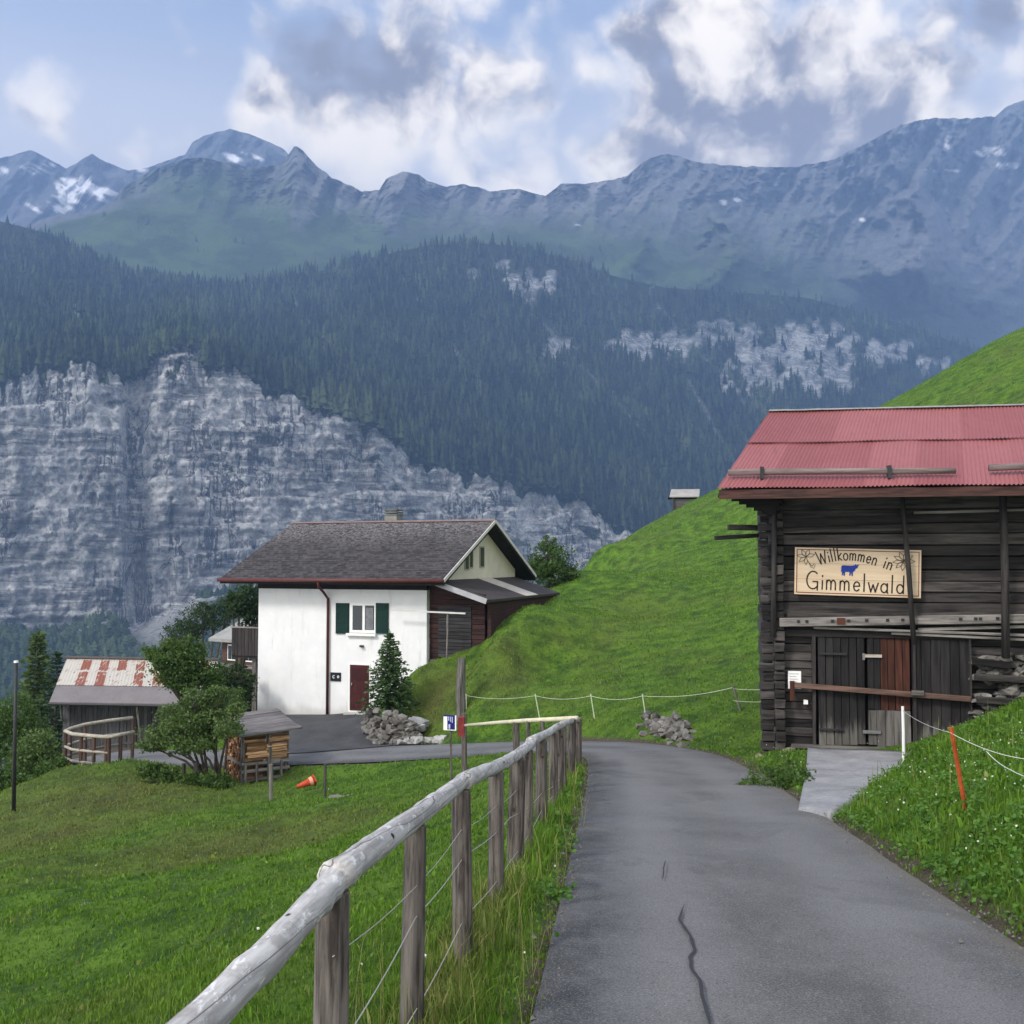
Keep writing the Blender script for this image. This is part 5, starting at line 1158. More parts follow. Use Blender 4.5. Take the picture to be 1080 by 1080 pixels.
# blue sign
q = P(475, 762, 20.6); zb = T1(q.x, q.y)
bs = thing('notice_sign', 'small blue and white square sign on a thin post by the lane bend', 'sign', (q.x, q.y, zb-.1), R(-14))
hs_ = q.z-zb+.1; sw = 7*20.6/1080
wbuild(MB().tube([(q.x+.02, q.y+.02, zb-.2), (q.x, q.y+.02, q.z+.10)], .022, 8), 'post', POSTW, bs)
bsM = Matrix.Translation((0, -.02, hs_)); NAVY = plain('navy_plate', (.012, .015, .16), .4, .15, 6, 0)
MB().box(-sw, sw, -.012, .0, -.15, .15, bsM).build('plate', NAVY, bs)
W = MB(); sgn = lambda pts_: [(a_, c_+hs_) for a_, c_ in pts_]
MB().box(sw*.80, sw, -.016, -.0125, -.15, .15, bsM).build('white_edge', WHITEP, bs); MB().box(-sw*.45, sw*.80, -.016, -.0125, -.15, -.135, bsM).build('white_edge', WHITEP, bs)
MB().box(-sw, -sw*.40, -.015, -.0125, -.15, .12, bsM).build('white_panel', WHITEP, bs)
W.stroke(sgn(arc(-sw*.68, .065, .030, .038, 30, 330, 8)), .018, -.045+.024, -.036+.02); W.stroke(sgn([(-sw*.92, -.12), (-sw*.45, -.04), (-sw*.92, -.03)]), .018, -.021, -.016); W.build('marking', NAVY, bs)
W = MB()
for i in range(3): W.box(-sw*.25+i*sw*.28, -sw*.12+i*sw*.28, -.016, -.0125, .04-.02*i, .12, bsM)
W.box(-sw*.2, sw*.05, -.016, -.0125, -.12, -.03, bsM); W.build('printed_lines', plain('pale_print', (.45, .48, .62), .6, .1, 5, 0), bs)

# ------------------------------------------------------------------ electric fences
PALEST = plain('pale_stake', (.52, .60, .42), .5, .15); ROPE = plain('pale_rope', (.62, .66, .52), .6, .15)
base = hit(625, 757)
ef = thing('electric_fence', 'thin pale stakes and cord across the foot of the grass hill', 'fence', base)
st = []
for (x0, y0, x1, y1, r) in [(491.5, 732, 492, 750, .02), (564.5, 732, 570, 757, .018), (623, 732, 628, 758, .018), (677.5, 732, 682, 756, .018), (773, 723, 783.5, 752, .03)]:
    g_ = hit(x1, y1); tp = P(x0, y0, g_.y-.05); st.append(tp)
    wbuild(MB().tube([g_-Vector((0, 0, .15)), tp], r, 7), 'stake', PALEST if x0 < 700 else GREYZ, ef)
def cord(par, pts, r, sag, m, name='cord'):
    fine = []
    for a_, b_ in zip(pts[:-1], pts[1:]):
        for k in range(10): p = a_.lerp(b_, k/10); p.z -= 4*sag*(k/10)*(1-k/10); fine.append(p)
    fine.append(pts[-1]); return wbuild(MB().tube(fine, r, 5), name, m, par, True)
cord(ef, [s_-Vector((0, 0, .05)) for s_ in st], .006, .10, ROPE)
e_ = P(812, 727, st[-1].y-2); cord(ef, [st[-1]-Vector((0, 0, .08)), e_], .005, .02, ROPE); cord(ef, [st[-1]-Vector((0, 0, .38)), P(812, 740, st[-1].y-2)], .005, .02, ROPE)
g_ = hit(953, 801); 
ef2 = thing('pasture_fence', 'white post and orange steel stake with a thin wire on the right grass bank', 'fence', g_)
wt = P(952, 745, g_.y); wbuild(MB().tube([g_-Vector((0, 0, .2)), g_.lerp(wt, .5)+Vector((.005, 0, 0)), wt], [.024, .023, .021], 9), 'white_post', WHITEP, ef2)
og = hit(1018, 856); ot = P(1002.5, 767, og.y-.1)
RUSTO = plain('orange_steel', (.42, .085, .022), .6, .4, 14, .3)
W = MB(); dr_ = (ot-og); W.bar(og-dr_*.15, ot, .030, .010).bar(og-dr_*.15+Vector((.012, -.012, 0)), ot+Vector((.008, -.012, 0)), .010, .022)
so_ = wbuild(W, 'steel_stake', RUSTO, ef2)
for k in range(6): p = og.lerp(ot, .3+k*.12); wbuild(MB().box(p.x-.03, p.x-.018, p.y-.02, p.y+.01, p.z-.012, p.z+.012), 'notch', RUSTO, so_)
far_ = P(1085, 801, 9.0)
cord(ef2, [wt-Vector((0, 0, .06)), ot-Vector((0, 0, .05)), far_], .0025, .04, plain('white_wire', (.7, .72, .68), .5, .1), 'wire')
cord(ef2, [P(1040, 792, 10.0), P(1066, 812, 9.2), P(1100, 822, 8.6)], .003, .02, WHITEP, 'tape')

# ------------------------------------------------------------------ poles and odd posts
_b = P(15, 830, 25.2); g_ = Vector((_b.x, _b.y, min(_b.z, T1(_b.x, _b.y)))); lp = thing('lamp_pole', 'slim dark pole with a small pale cap at the far left edge', 'pole', g_)
tp = P(17, 699, g_.y); MB().tube([(0, 0, -.3), (tp.x-g_.x, 0, tp.z-g_.z)], [.05, .04], 10).build('shaft', DARKMETAL, lp, smooth=True)
MB().tube([(tp.x-g_.x, 0, tp.z-g_.z), (tp.x-g_.x, 0, tp.z-g_.z+.05)], [.055, .05], 10).build('cap', WHITEP, lp)
g_ = hit(486, 757); tp = P(487, 694, g_.y)
op = MB().tube([(0, 0, -.3), (.0, .0, (tp.z-g_.z)*.5), (tp.x-g_.x, 0, tp.z-g_.z)], [.17, .16, .13], 8, wob=.14).build('old_post', GREYZ, None, g_); tag(op, 'thick grey weathered post standing where the hill meets the lean-to', 'post')
for px, yt, yb_, r, lab in [(194, 805, 822, .05, 'short dark stake in tall weeds under the bushy tree'), (207, 804, 829, .06, 'stout dark stake just left of the stacked firewood'), (286, 806, 838, .05, 'pale grey stake in front of the firewood shelter'), (343, 806, 838, .03, 'thin dark stake right of the fallen orange cone')]:
    g_ = hit(px, yb_); tp = P(px, yt, g_.y); ob = MB().tube([(0, 0, -.2), (tp.x-g_.x, 0, tp.z-g_.z)], r, 7, wob=.12).build('wooden_stake', GREYZ if px == 286 else DPOST, None, g_); tag(ob, lab, 'stake')
# fallen orange cone
g_ = hit(324, 832); q0_, q1_ = P(313, 830, g_.y-.1), P(331, 823, g_.y+.1)
fc = thing('traffic_cone', 'orange cone lying on its side in the grass', 'cone', g_)
ORANGE = plain('orange_plastic', (.50, .065, .025), .6, .3, 6, .05); dr_ = (q1_-q0_)
wbuild(MB().tube([q0_, q0_+dr_*.5, q1_], [.04, .075, .12], 14), 'cone_body', ORANGE, fc, True)
wbuild(MB().tube([q1_, q1_+dr_*.06], [.15, .15], 4), 'foot', ORANGE, fc)
wbuild(MB().tube([q0_+dr_*.72, q0_+dr_*.9], [.100, .118], 14), 'pale_band', plain('pale_orange', (.66, .30, .2), .5, .1, 5, 0), fc)

# ------------------------------------------------------------------ railing of the sunken path at the left
rd = thing('wooden_railing', 'curved brown railing with pale rails beside the shed', 'railing', hit(98, 804))
RB2 = wood('railing_post', (.10, .06, .045), (.035, .022, .018), 'z', .3, 1); PALER = wood('railing_rail', (.42, .38, .31), (.22, .20, .17), 'x', .2, 1)
top = [P(140, 757, 32.6), P(115, 760, 32.2), P(90, 764, 31.6), P(74, 768.5, 31), P(69, 771, 30.6), P(76, 774, 30.2), P(95, 776, 29.9), P(115, 777.5, 29.7), P(127, 775, 29.9), P(141, 772, 30.4)]
wbuild(MB().tube(top, .055, 8), 'rail', PALER, rd, True)
low = [p-Vector((0, 0, .45)) for p in top]; wbuild(MB().tube(low[:5], .04, 7), 'rail', PALER, rd, True); wbuild(MB().tube(low[4:8], .04, 7), 'rail', PALER, rd, True)
low = [p-Vector((0, 0, .78)) for p in top]; wbuild(MB().tube(low[:5], .04, 7), 'rail', GREYWOOD, rd, True); wbuild(MB().tube(low[4:8], .04, 7), 'rail', GREYWOOD, rd, True)
for p in (top[0], top[2], top[3], top[4], top[5].lerp(top[6], .5), top[6].lerp(top[7], .2), top[6].lerp(top[7], .85), top[8], top[7]): wbuild(MB().tube([(p.x, p.y+.02, p.z-1.25), (p.x, p.y+.02, p.z)], .055, 7, wob=.05), 'post', RB2, rd)

# ------------------------------------------------------------------ firewood shelter
g_ = P(256, 822, 28.4); FF = Frame((g_.x, g_.y, g_.z-.15), 34)
fs_ = rot_thing('firewood_shelter', 'small open shelter of grey posts and a sloping board roof for firewood', 'shelter', FF)
la, lb = 1.28, 1.5; hb = .62; ht = FF.at(256, 775, 0)[1]
FRESH = wood('split_log', (.56, .36, .20), (.20, .10, .05), 'x', .9, 1.2); OLDLOG = wood('old_split_log', (.24, .125, .065), (.09, .045, .028), 'x', .8, 1.2)
for a_, b_ in ((.02, .06), (la*.58, -.05), (la, lb), (.05, lb), (la+.02, .1)): MB().box(a_-.05, a_+.05, b_-.04, b_+.04, -.5, ht+.02+.16*b_).build('post', GREYZ, fs_)
W = MB()
for i in range(5): W.box(-.3+i*.4, .1+i*.4-.01, -.3, lb+.25, 0, .03)
zf = ht+.04; V0 = [(-.22, -.28, zf-.02), (la+.32, -.28, zf+.05), (la+.32, lb+.2, zf+.36), (-.22, lb+.2, zf+.28)]
RP = []
for i in range(6):
    f0, f1 = i/6, (i+1)/6-.008; A_, B_, C_, D_ = (Vector(q) for q in V0); p_ = [A_.lerp(D_, f0), B_.lerp(C_, f0), B_.lerp(C_, f1), A_.lerp(D_, f1)]; RP.append(p_)
W = MB()
for p_ in RP: 
    j = Vector((random.uniform(-.05, .05), 0, random.uniform(-.01, .012))); dz = Vector((0, 0, -.05)); pp = [q+j for q in p_]; W.add(pp+[q+dz for q in pp], [(0, 1, 2, 3), (7, 6, 5, 4), (0, 4, 5, 1), (1, 5, 6, 2), (2, 6, 7, 3), (3, 7, 4, 0)])
W.build('roof', wood('shelter_board', (.19, .175, .17), (.075, .07, .07), 'x', .5, .8), fs_)
W = MB()
for c in (hb-.06, hb-.26, .12): W.box(-.03, la+.06, -.03, .03, c-.05, c+.03)
W.box(-.03, .03, 0, lb, hb-.1, hb-.02).box(la-.03, la+.03, 0, lb, hb-.1, hb-.02); W.build('rack', GREYWOOD, fs_)
for x_ in (.06, la*.3, la*.85): MB().box(x_-.03, x_+.03, -.06, -.0, -.45, hb-.05, j=.01).build('rack_leg', GREYZ, fs_)
MB().bar((la+.25, -.1, -.4), (la+.02, .1, .5), .05, .05).build('prop', DPOST, fs_)
def log_proto(kind):
    W = MB(); r = .058; n_ = {0: 3, 1: 5, 2: 4}[kind]; pol = [(r*math.cos(6.283*k/n_+kind)*random.uniform(.8, 1.2), r*math.sin(6.283*k/n_+kind)*random.uniform(.8, 1.15)) for k in range(n_)]
    W.prism(pol, -.3, .3, 'x'); return W
FRESHEND = plain('cut_face', (.34, .19, .10), .8, .5, 8, .2)
protos = []
for k in range(3):
    for mm in (FRESH, OLDLOG):
        protos.append(log_proto(k).build('split_log', mm))
used = set(); LAB1 = 'split log end in the brown stack on the left side of the shelter'; LAB2 = 'pale split log lying along the front of the firewood stack'
def place_log(pr, a, b_, c, rx, label, group, sc=1.0, rz_=0):
    o_ = pr if pr not in used else copy_obj(pr); used.add(pr)
    o_.matrix_world = FF.M @ Matrix.Translation((a, b_, c)) @ Matrix.Rotation(rz_, 4, 'Z') @ Matrix.Rotation(rx, 4, 'X') @ Matrix.Diagonal((1, sc, sc, 1)); tag(o_, label, 'firewood', group)
c = hb-.55
while c < ht-.05:
    b_ = .12
    while b_ < lb-.05:
        place_log(protos[random.choice((1, 3, 5, 1, 3, 5, 0))], .31+random.uniform(-.05, .04), b_, c+random.uniform(-.012, .012), random.uniform(0, 6), LAB1, 'brown split logs stacked end on', random.uniform(.9, 1.15)); b_ += random.uniform(.085, .105)
    c += .088
c = hb+.05
while c < ht-.02:
    for a_ in (.36, .98):
        place_log(protos[random.choice((0, 2, 4, 4, 2, 0, 3))], a_+random.uniform(-.05, .06), .0+random.uniform(-.07, .06), c+random.uniform(-.012, .012), random.uniform(0, 6), LAB2, 'pale split logs along the front of the stack', random.uniform(.7, 1.15), random.uniform(-.09, .09))
    c += .082
for pr in protos:
    if pr not in used: bpy.data.objects.remove(pr)

# ------------------------------------------------------------------ stone work
pts = []
top_l = [P(388, 752, 36.8), P(392, 749, 35.6), P(410, 750, 34.9), P(430, 757, 34.6), P(442, 772, 34.4)]
for i in range(260):
    f = random.random()*(len(top_l)-1); k = min(int(f), len(top_l)-2); p = top_l[k].lerp(top_l[k+1], f-k); zb = T1(p.x, p.y-.3)-.15
    z = zb+(p.z-zb)*random.random(); pts.append(Vector((p.x+random.uniform(-.1, .1), p.y-.05-.18*(p.z-z)*.5+random.uniform(-.08, .08), z)))
rw = rubble('retaining_wall', [p-top_l[2] for p in pts], .30, None, RUBBLE, 8, top_l[2]); tag(rw, 'curved dry stone wall under the young spruce', 'wall')
g_ = hit(705, 778); pts = []
for i in range(150):
    px = 705+random.gauss(0, 11); py = 771+random.gauss(0, 6)-(px-705)*-.25
    q = hit(px, py); pts.append(q-g_+Vector((0, -.05, random.uniform(-.05, .14))))
hp = rubble('stone_heap', pts, .24, None, RUBBLE, 9, g_); tag(hp, 'heap of grey field stones in the bank at the road bend', 'rocks')
g_ = hit(112, 962); rk = rubble('rock', [(random.uniform(-.35, .3), random.uniform(-.15, .3), random.uniform(-.14, -.03)) for i in range(9)], .22, None, RUBBLE, 12, g_); tag(rk, 'grey rock breaking through the left meadow', 'rock')
g_ = hit(362, 841); rk = rubble('flat_stone', [(-.2, 0, .0), (.15, .05, 0), (.0, -.1, 0)], .34, None, STONE, 13, g_); rk.scale = (.8, .7, .4); tag(rk, 'flat pale stone in the lawn near the fallen cone', 'stone')
q = P(445, 781, 34.2); rk = rubble('kerb_stone', [(random.uniform(-.7, .8), random.uniform(-.1, .1), random.uniform(-.05, .05)) for i in range(26)], .3, None, plain('pale_stone', (.34, .335, .33), .9, .4, 2, .5), 14, q); tag(rk, 'low row of pale stones at the foot of the grass mound', 'stones')
q = P(437, 768, 35); rk = rubble('boulder', [(0, 0, 0), (.15, .05, .2), (-.1, .1, .1)], .55, None, plain('pale_rock', (.30, .30, .31), .9, .4, 2, .5), 15, q); tag(rk, 'pale boulder leaning against the stone wall end', 'rock')

# ------------------------------------------------------------------ trees
def leaf_mat(name, c0, c1, trans=.35):
    m, t, b, o = new_mat(name); at = t.n('ShaderNodeAttribute', attribute_name='tint')
    col = t.mix(at.outputs['Fac'], c0, c1); t.put(b.inputs['Base Color'], col); b.inputs['Roughness'].default_value = .55; b.inputs['Specular IOR Level'].default_value = .3
    tr = t.n('ShaderNodeBsdfTranslucent'); t.put(tr.inputs[0], t.mix(.5, col, (c1[0]*1.3, c1[1]*1.3, c1[2]*.6)))
    mx = t.n('ShaderNodeMixShader', i_0=trans); t.t.links.new(b.outputs[0], mx.inputs[1]); t.t.links.new(tr.outputs[0], mx.inputs[2]); t.t.links.new(mx.outputs[0], o.inputs[0]); return m
LG = leaf_mat('leaf_green', (.026, .062, .012), (.095, .165, .036)); LD = leaf_mat('leaf_dark', (.012, .032, .010), (.045, .085, .024)); LL = leaf_mat('leaf_light', (.045, .090, .022), (.130, .195, .060)); NEED = leaf_mat('needles', (.008, .022, .011), (.026, .056, .022), .15); LARCH = leaf_mat('larch_needles', (.034, .064, .020), (.095, .145, .045), .25)
YNEED = leaf_mat('young_needles', (.016, .046, .014), (.080, .145, .042), .2)
BARK = plain('bark', (.085, .07, .055), .9, .45, 6, .7)
def leaves(C, size, tint, asp=.5, droop=.0, dirs=None):
    n = len(C); d1 = rng.normal(size=(n, 3)) if dirs is None else dirs+rng.normal(size=(n, 3))*.35
    d1[:, 2] -= droop; d1 /= np.linalg.norm(d1, axis=1)[:, None]; d2 = np.cross(d1, rng.normal(size=(n, 3))); d2 /= np.linalg.norm(d2, axis=1)[:, None]
    s = (size*rng.uniform(.6, 1.35, n))[:, None]; a = C-d1*s*.5; c = C+d1*s*.5; m_ = C+d1*s*.05
    V = np.stack([a, m_+d2*s*asp*.5, c, m_-d2*s*asp*.5], 1).reshape(-1, 3); F = np.arange(4*n).reshape(n, 4); return V, F, np.repeat(tint, 4)
def crown_pts(blobs, n, per=26, spread=.16):
    vol = np.array([b_[3]*b_[4]*b_[5] for b_ in blobs])**.8; vol /= vol.sum(); C = []; TN = []
    for b_, f in zip(blobs, vol):
        m_ = max(4, int(n*f/per)); d_ = rng.normal(size=(m_, 3)); d_ /= np.linalg.norm(d_, axis=1)[:, None]; r_ = rng.uniform(.25, 1, m_)**.45*(1+.22*rng.normal(size=m_)*.6)
        cc = d_*r_[:, None]*np.array(b_[3:6])+np.array(b_[:3]); sz = spread*(b_[3]*b_[4]*b_[5])**(1/3)*rng.uniform(.6, 1.5, m_)
        pt = (cc[:, None]+rng.normal(size=(m_, per, 3))*sz[:, None, None]*np.array((1.1, 1.1, .7))).reshape(-1, 3); C.append(pt); TN.append(np.repeat(rng.random(m_), per)*.6+rng.random(m_*per)*.4)
    return np.concatenate(C), np.concatenate(TN)
def tree(name, label, cat, base, blobs, n, size, m, r=.12, stems=1, group=None, per=26, spread=.16, asp=.55):
    o_ = thing(name, label, cat, base, 0, group); C, TN = crown_pts(blobs, n, per, spread)
    V, F, tn = leaves(C, size, TN, asp); link_mesh('crown', np_mesh('crown', V, F, {'tint': tn}), m, o_)
    zt = max(b_[2] for b_ in blobs); cx = sum(b_[0] for b_ in blobs)/len(blobs); cy = sum(b_[1] for b_ in blobs)/len(blobs)
    W = MB()
    for s_ in range(stems):
        dx = (s_-(stems-1)/2)*r*1.6; tops = blobs[s_::stems] or blobs
        if stems == 1: W.tube([(0, 0, -.4), (cx*.3, cy*.3, zt*.35), (cx*.8, cy*.8, zt*.8)], [r, r*.75, r*.35], 8, wob=.06)
        for b_ in tops:
            s0 = Vector((dx, 0, -.2)) if stems > 1 else Vector((cx*.35, cy*.35, zt*.38)); e_ = Vector(b_[:3]); md_ = s0.lerp(e_, .5)+Vector((0, 0, (.10 if stems > 1 else -.05)*zt)); rr = r*.55
            W.tube([s0, md_, e_], [rr, rr*.7, rr*.3], 6, wob=.06)
            for k in range(3): q = e_+Vector((random.uniform(-.7, .7)*b_[3], random.uniform(-.7, .7)*b_[4], random.uniform(-.1, .7)*b_[5])); W.tube([md_.lerp(e_, .6), q], [rr*.4, rr*.15], 5)
    W.build('trunk', BARK, o_, smooth=True); return o_
def pxblobs(base, items, Y):
    """(px, py, rx, ry) ellipses in the photo -> blobs relative to base"""
    out_ = []
    for (px, py, rx, ry, dy) in items: q = P(px, py, Y+dy)-base; k = (Y+dy)/1080; out_.append((q.x, q.y, q.z, rx*k, (rx+ry)*.5*k, ry*k))
    return out_
def conifer(name, label, base, h, rad, m, whorls, nb, twig, dens_=10, droop=.25, group=None, bare=.06):
    o_ = thing(name, label, 'tree', base, 0, group); C = []; D = []; TN = []; W = MB().tube([(0, 0, -.3), (0, 0, h*.5), (0, 0, h*.97)], [h*.02+.02, h*.012+.012, .006], 8)
    for i in range(whorls):
        f = i/(whorls-1); z = h*(bare+(.97-bare)*f); L = rad*(1-f)**.8*random.uniform(.8, 1.1)+.03*h*(1-f*.6)
        for k in range(nb):
            an = i*1.9+k*6.283/nb+random.uniform(-.25, .25); l_ = L*random.uniform(.7, 1.15); lift = .45*f+.05
            q = lambda s_: np.array((math.cos(an)*l_*s_, math.sin(an)*l_*s_, z+l_*(lift*s_-droop*s_*s_)+h*.008))
            W.tube([q(0), q(.5), q(.95)], [.006*h*(1-f)+.004, .004, .002], 4)
            for j in range(max(3, int(dens_*l_/rad))):
                s_ = random.uniform(.12, 1); pp = q(s_); side = random.choice((-1, 1))
                dv = np.array((math.cos(an+side*.75), math.sin(an+side*.75), lift*.6-.12)); C.append(pp+dv*twig*.4); D.append(dv); TN.append(.25+.5*s_*random.random()+.25*f)
    for j in range(14): C.append(np.array((0, 0, h*(.93+.006*j)))); D.append(np.array((random.uniform(-.5, .5), random.uniform(-.5, .5), .8))); TN.append(.8)
    V, F, tn = leaves(np.array(C), twig, np.array(TN), .42, 0, np.array(D)); V2, F2, tn2 = leaves(np.array(C)+rng.normal(size=(len(C), 3))*twig*.25, twig*.8, np.array(TN), .4, 0, np.array(D))
    link_mesh('crown', np_mesh('crown', np.r_[V, V2], np.r_[F, F2+len(V)], {'tint': np.r_[tn, tn2]}), m, o_); W.build('trunk', BARK, o_, smooth=True); return o_
q = P(411, 750, 36.1); conifer('young_spruce', 'young dark spruce growing on the dry stone wall by the red door', q, 2.72, 1.02, YNEED, 26, 9, .15, 24)
B = hit(229, 829); tree('bushy_tree', 'bushy green tree with several thin stems beside the firewood shelter', 'tree', B, pxblobs(B, [(200, 762, 26, 12, 0), (172, 775, 20, 9, -.3), (222, 752, 20, 13, .3), (240, 768, 15, 10, -.4), (206, 737, 16, 9, .1), (230, 732, 12, 10, .2), (160, 788, 15, 6, -.2), (205, 786, 24, 7, -.3), (182, 752, 15, 9, .2), (248, 750, 10, 9, 0), (190, 795, 12, 4, 0), (218, 775, 16, 8, .2)], B.y), 12500, .085, LL, .08, 4, per=20, spread=.2)
def base_at(px, Y): q = P(px, 590, Y); return Vector((q.x, Y, T1(q.x, Y)))
B = base_at(200, 38); tree('deciduous_tree', 'mid green round tree between the rusty roof and the white house', 'tree', B, pxblobs(B, [(188, 698, 24, 20, 0), (202, 688, 16, 14, .5), (172, 692, 18, 13, -.4), (195, 714, 30, 15, 0), (216, 710, 16, 14, .3), (182, 680, 12, 8, 0), (162, 688, 11, 9, 0), (196, 676, 9, 6, 0)], 38), 11000, .12, LG, .16)
B = base_at(252, 51); tree('deciduous_tree', 'dark dense tree behind the left corner of the white house', 'tree', B, pxblobs(B, [(262, 632, 16, 16, 0), (252, 640, 14, 11, 0), (267, 648, 12, 12, 0), (244, 630, 9, 7, 0)], 51), 6000, .14, LD, .2)
B = base_at(212, 72); tree('deciduous_tree', 'dark tree rising behind the mid green tree left of the chalet', 'tree', B, pxblobs(B, [(208, 654, 18, 18, 0), (192, 668, 18, 18, 0), (228, 652, 16, 14, 0), (215, 642, 10, 8, 0), (240, 640, 16, 12, 0)], 72), 7000, .15, LD, .2)
B = base_at(243, 41); tree('dark_shrub', 'dark shrub under the balcony of the white house', 'shrub', B, pxblobs(B, [(238, 718, 18, 15, 0), (255, 734, 13, 13, 0), (228, 730, 18, 16, 0), (252, 708, 9, 8, .5), (260, 716, 8, 12, 0)], 41), 7000, .10, LD, .06, 3)
B = base_at(250, 38.5); tree('dark_shrub', 'pale green shrub between the bushy tree and the house wall', 'shrub', B, pxblobs(B, [(246, 738, 14, 14, 0), (236, 748, 12, 9, 0), (254, 752, 9, 9, 0)], 38.5), 2600, .09, LL, .05, 2)
B = base_at(42, 60); zt = P(42, 667, 60).z; conifer('larch_tree', 'tall soft green larch left of the shed', B, zt-B.z, 1.7, LARCH, 44, 9, .42, 12, .15)
B = base_at(62, 55); zt = P(62, 688, 55).z; conifer('spruce_tree', 'small dark conifer close to the left end of the rusty roof', B, zt-B.z, 1.2, NEED, 30, 8, .3, 10)
B = base_at(14, 38); tree('leafy_shrub', 'large dull green shrub behind the slim pole', 'shrub', B, pxblobs(B, [(14, 755, 24, 22, 0), (-8, 770, 22, 26, 0), (32, 770, 18, 16, 0), (10, 785, 26, 20, 0)], 38), 8000, .11, LG, .08, 3)
B = base_at(40, 32); tree('leafy_shrub', 'lighter shrub left of the curved railing', 'shrub', B, pxblobs(B, [(38, 790, 20, 18, 0), (52, 800, 14, 14, 0), (25, 808, 18, 14, 0), (55, 782, 9, 8, 0)], 32), 6000, .10, LL, .06, 3)
B = base_at(10, 28.5); tree('leafy_shrub', 'low shrub at the meadow brink under the slim pole', 'shrub', B, pxblobs(B, [(8, 822, 20, 12, 0), (30, 825, 14, 9, 0), (-12, 820, 14, 16, 0)], 28.5), 4000, .09, LG, .05, 3)
B = base_at(70, 29.8); tree('leafy_shrub', 'small green bush at the foot of the railing', 'shrub', B, pxblobs(B, [(52, 812, 14, 9, 0), (64, 806, 7, 8, 0), (42, 818, 10, 7, 0)], 29.8), 2400, .08, LG, .04, 2)
B = base_at(582, 58); tree('deciduous_tree', 'round green tree half hidden behind the grass hill right of the house', 'tree', B, pxblobs(B, [(580, 590, 20, 18, 0), (572, 602, 16, 16, 0), (592, 604, 18, 14, 0), (577, 574, 11, 9, 0), (604, 608, 10, 9, 0), (560, 600, 8, 12, 0)], 58), 7000, .15, LG, .2)
B = hit(222, 830); tree('weed_clump', 'tangle of tall weeds at the foot of the bushy tree', 'weeds', B+Vector((0, -.2, 0)), pxblobs(B, [(200, 822, 26, 7, 0), (232, 824, 18, 9, -.2), (180, 815, 14, 7, 0), (160, 812, 18, 7, .1)], B.y), 4200, .09, LG, .02, 3)
B = hit(832, 832); tree('weed_clump', 'green weeds between the lane and the concrete ramp', 'weeds', B, [(0, 0, .05, .5, .3, .16), (-.25, .4, .05, .4, .4, .16), (.2, .5, .08, .3, .4, .22), (-.5, .1, .0, .35, .25, .1)], 3000, .06, LG, .012, 3)

# ------------------------------------------------------------------ grass
def footprint(x, y):
    r = np.zeros(x.shape, bool)
    for F_, a0, a1, b0, b1 in ((BF, -.15, 9.6, -.18, 7.4), (HF, a_l-.1, a_x, WB-.05, HB), (SF, -.1, 7.2, -.1, 6.6)):
        c, s = math.cos(-F_.rz), math.sin(-F_.rz); dx, dy = x-F_.loc.x, y-F_.loc.y; a = dx*c-dy*s; b_ = dx*s+dy*c; r |= (a > a0) & (a < a1) & (b_ > b0) & (b_ < b1)
    return r
def scatter(n, r0, r1, a0=-33, a1=33):
    r = np.exp(rng.uniform(math.log(r0), math.log(r1), n)); an = np.radians(rng.uniform(a0, a1, n)); x, y = r*np.sin(an), r*np.cos(an)
    dm, rz_, sg = road_near(x, y); wob_ = .07*fbm(x*2.1, y*2.1, 3, 3)
    ok = (dm > HALF-.05+wob_+np.where(sg > 0, .22*np.clip(fbm(x*1.1, y*1.1, 6, 3)+.5, 0, 1), 0)*(y < 20)) & ~in_poly(x, y, RAMP_POLY) & ~in_poly(x, y, YARD) & ~footprint(x, y); return x[ok], y[ok], r[ok], dm[ok], sg[ok]
def blades(x, y, h, w_, tint, dry, lean=.45):
    n = len(x); z = T(x, y)-.01; an = rng.uniform(0, 6.283, n); dx, dy = np.cos(an), np.sin(an); la_ = rng.uniform(0, 6.283, n); ll = np.abs(rng.normal(0, lean, n))*h; lx, ly = np.cos(la_)*ll, np.sin(la_)*ll
    b_ = np.stack([x, y, z], 1); sd = np.stack([dx, dy, np.zeros(n)], 1)*(w_/2)[:, None]; mid = b_+np.stack([lx*.35, ly*.35, h*.6], 1); tip = b_+np.stack([lx, ly, h*np.sqrt(np.clip(1-.4*(ll/h)**2, .3, 1))], 1)
    V = np.stack([b_-sd, b_+sd, mid-sd*.75, mid+sd*.75, tip], 1).reshape(-1, 3); k = np.arange(n)[:, None, None]*5; F = (np.array([[0, 1, 3], [0, 3, 2], [2, 3, 4]])[None]+k).reshape(-1, 3)
    return np_mesh('grass', V, F, {'tint': np.repeat(tint, 5), 'dry': np.repeat(dry, 5), 'tipf': np.tile([0, 0, .6, .6, 1], n)})
GR, t, b, o = new_mat('grass_blade'); at = t.n('ShaderNodeAttribute', attribute_name='tint'); dr_ = t.n('ShaderNodeAttribute', attribute_name='dry'); tf = t.n('ShaderNodeAttribute', attribute_name='tipf')
col = t.mix(at.outputs['Fac'], (.026, .076, .006), (.165, .315, .026)); col = t.mix(t.m('MULTIPLY', t.ss(at.outputs['Fac'], .92, .99), .8), col, (.30, .26, .11))
col = t.mix(dr_.outputs['Fac'], col, t.mix(at.outputs['Fac'], (.070, .070, .020), (.25, .215, .076))); col = t.mix(t.m('MULTIPLY', tf.outputs['Fac'], .25), col, (.11, .19, .03))
t.put(b.inputs['Base Color'], col); b.inputs['Roughness'].default_value = .6; b.inputs['Specular IOR Level'].default_value = .2
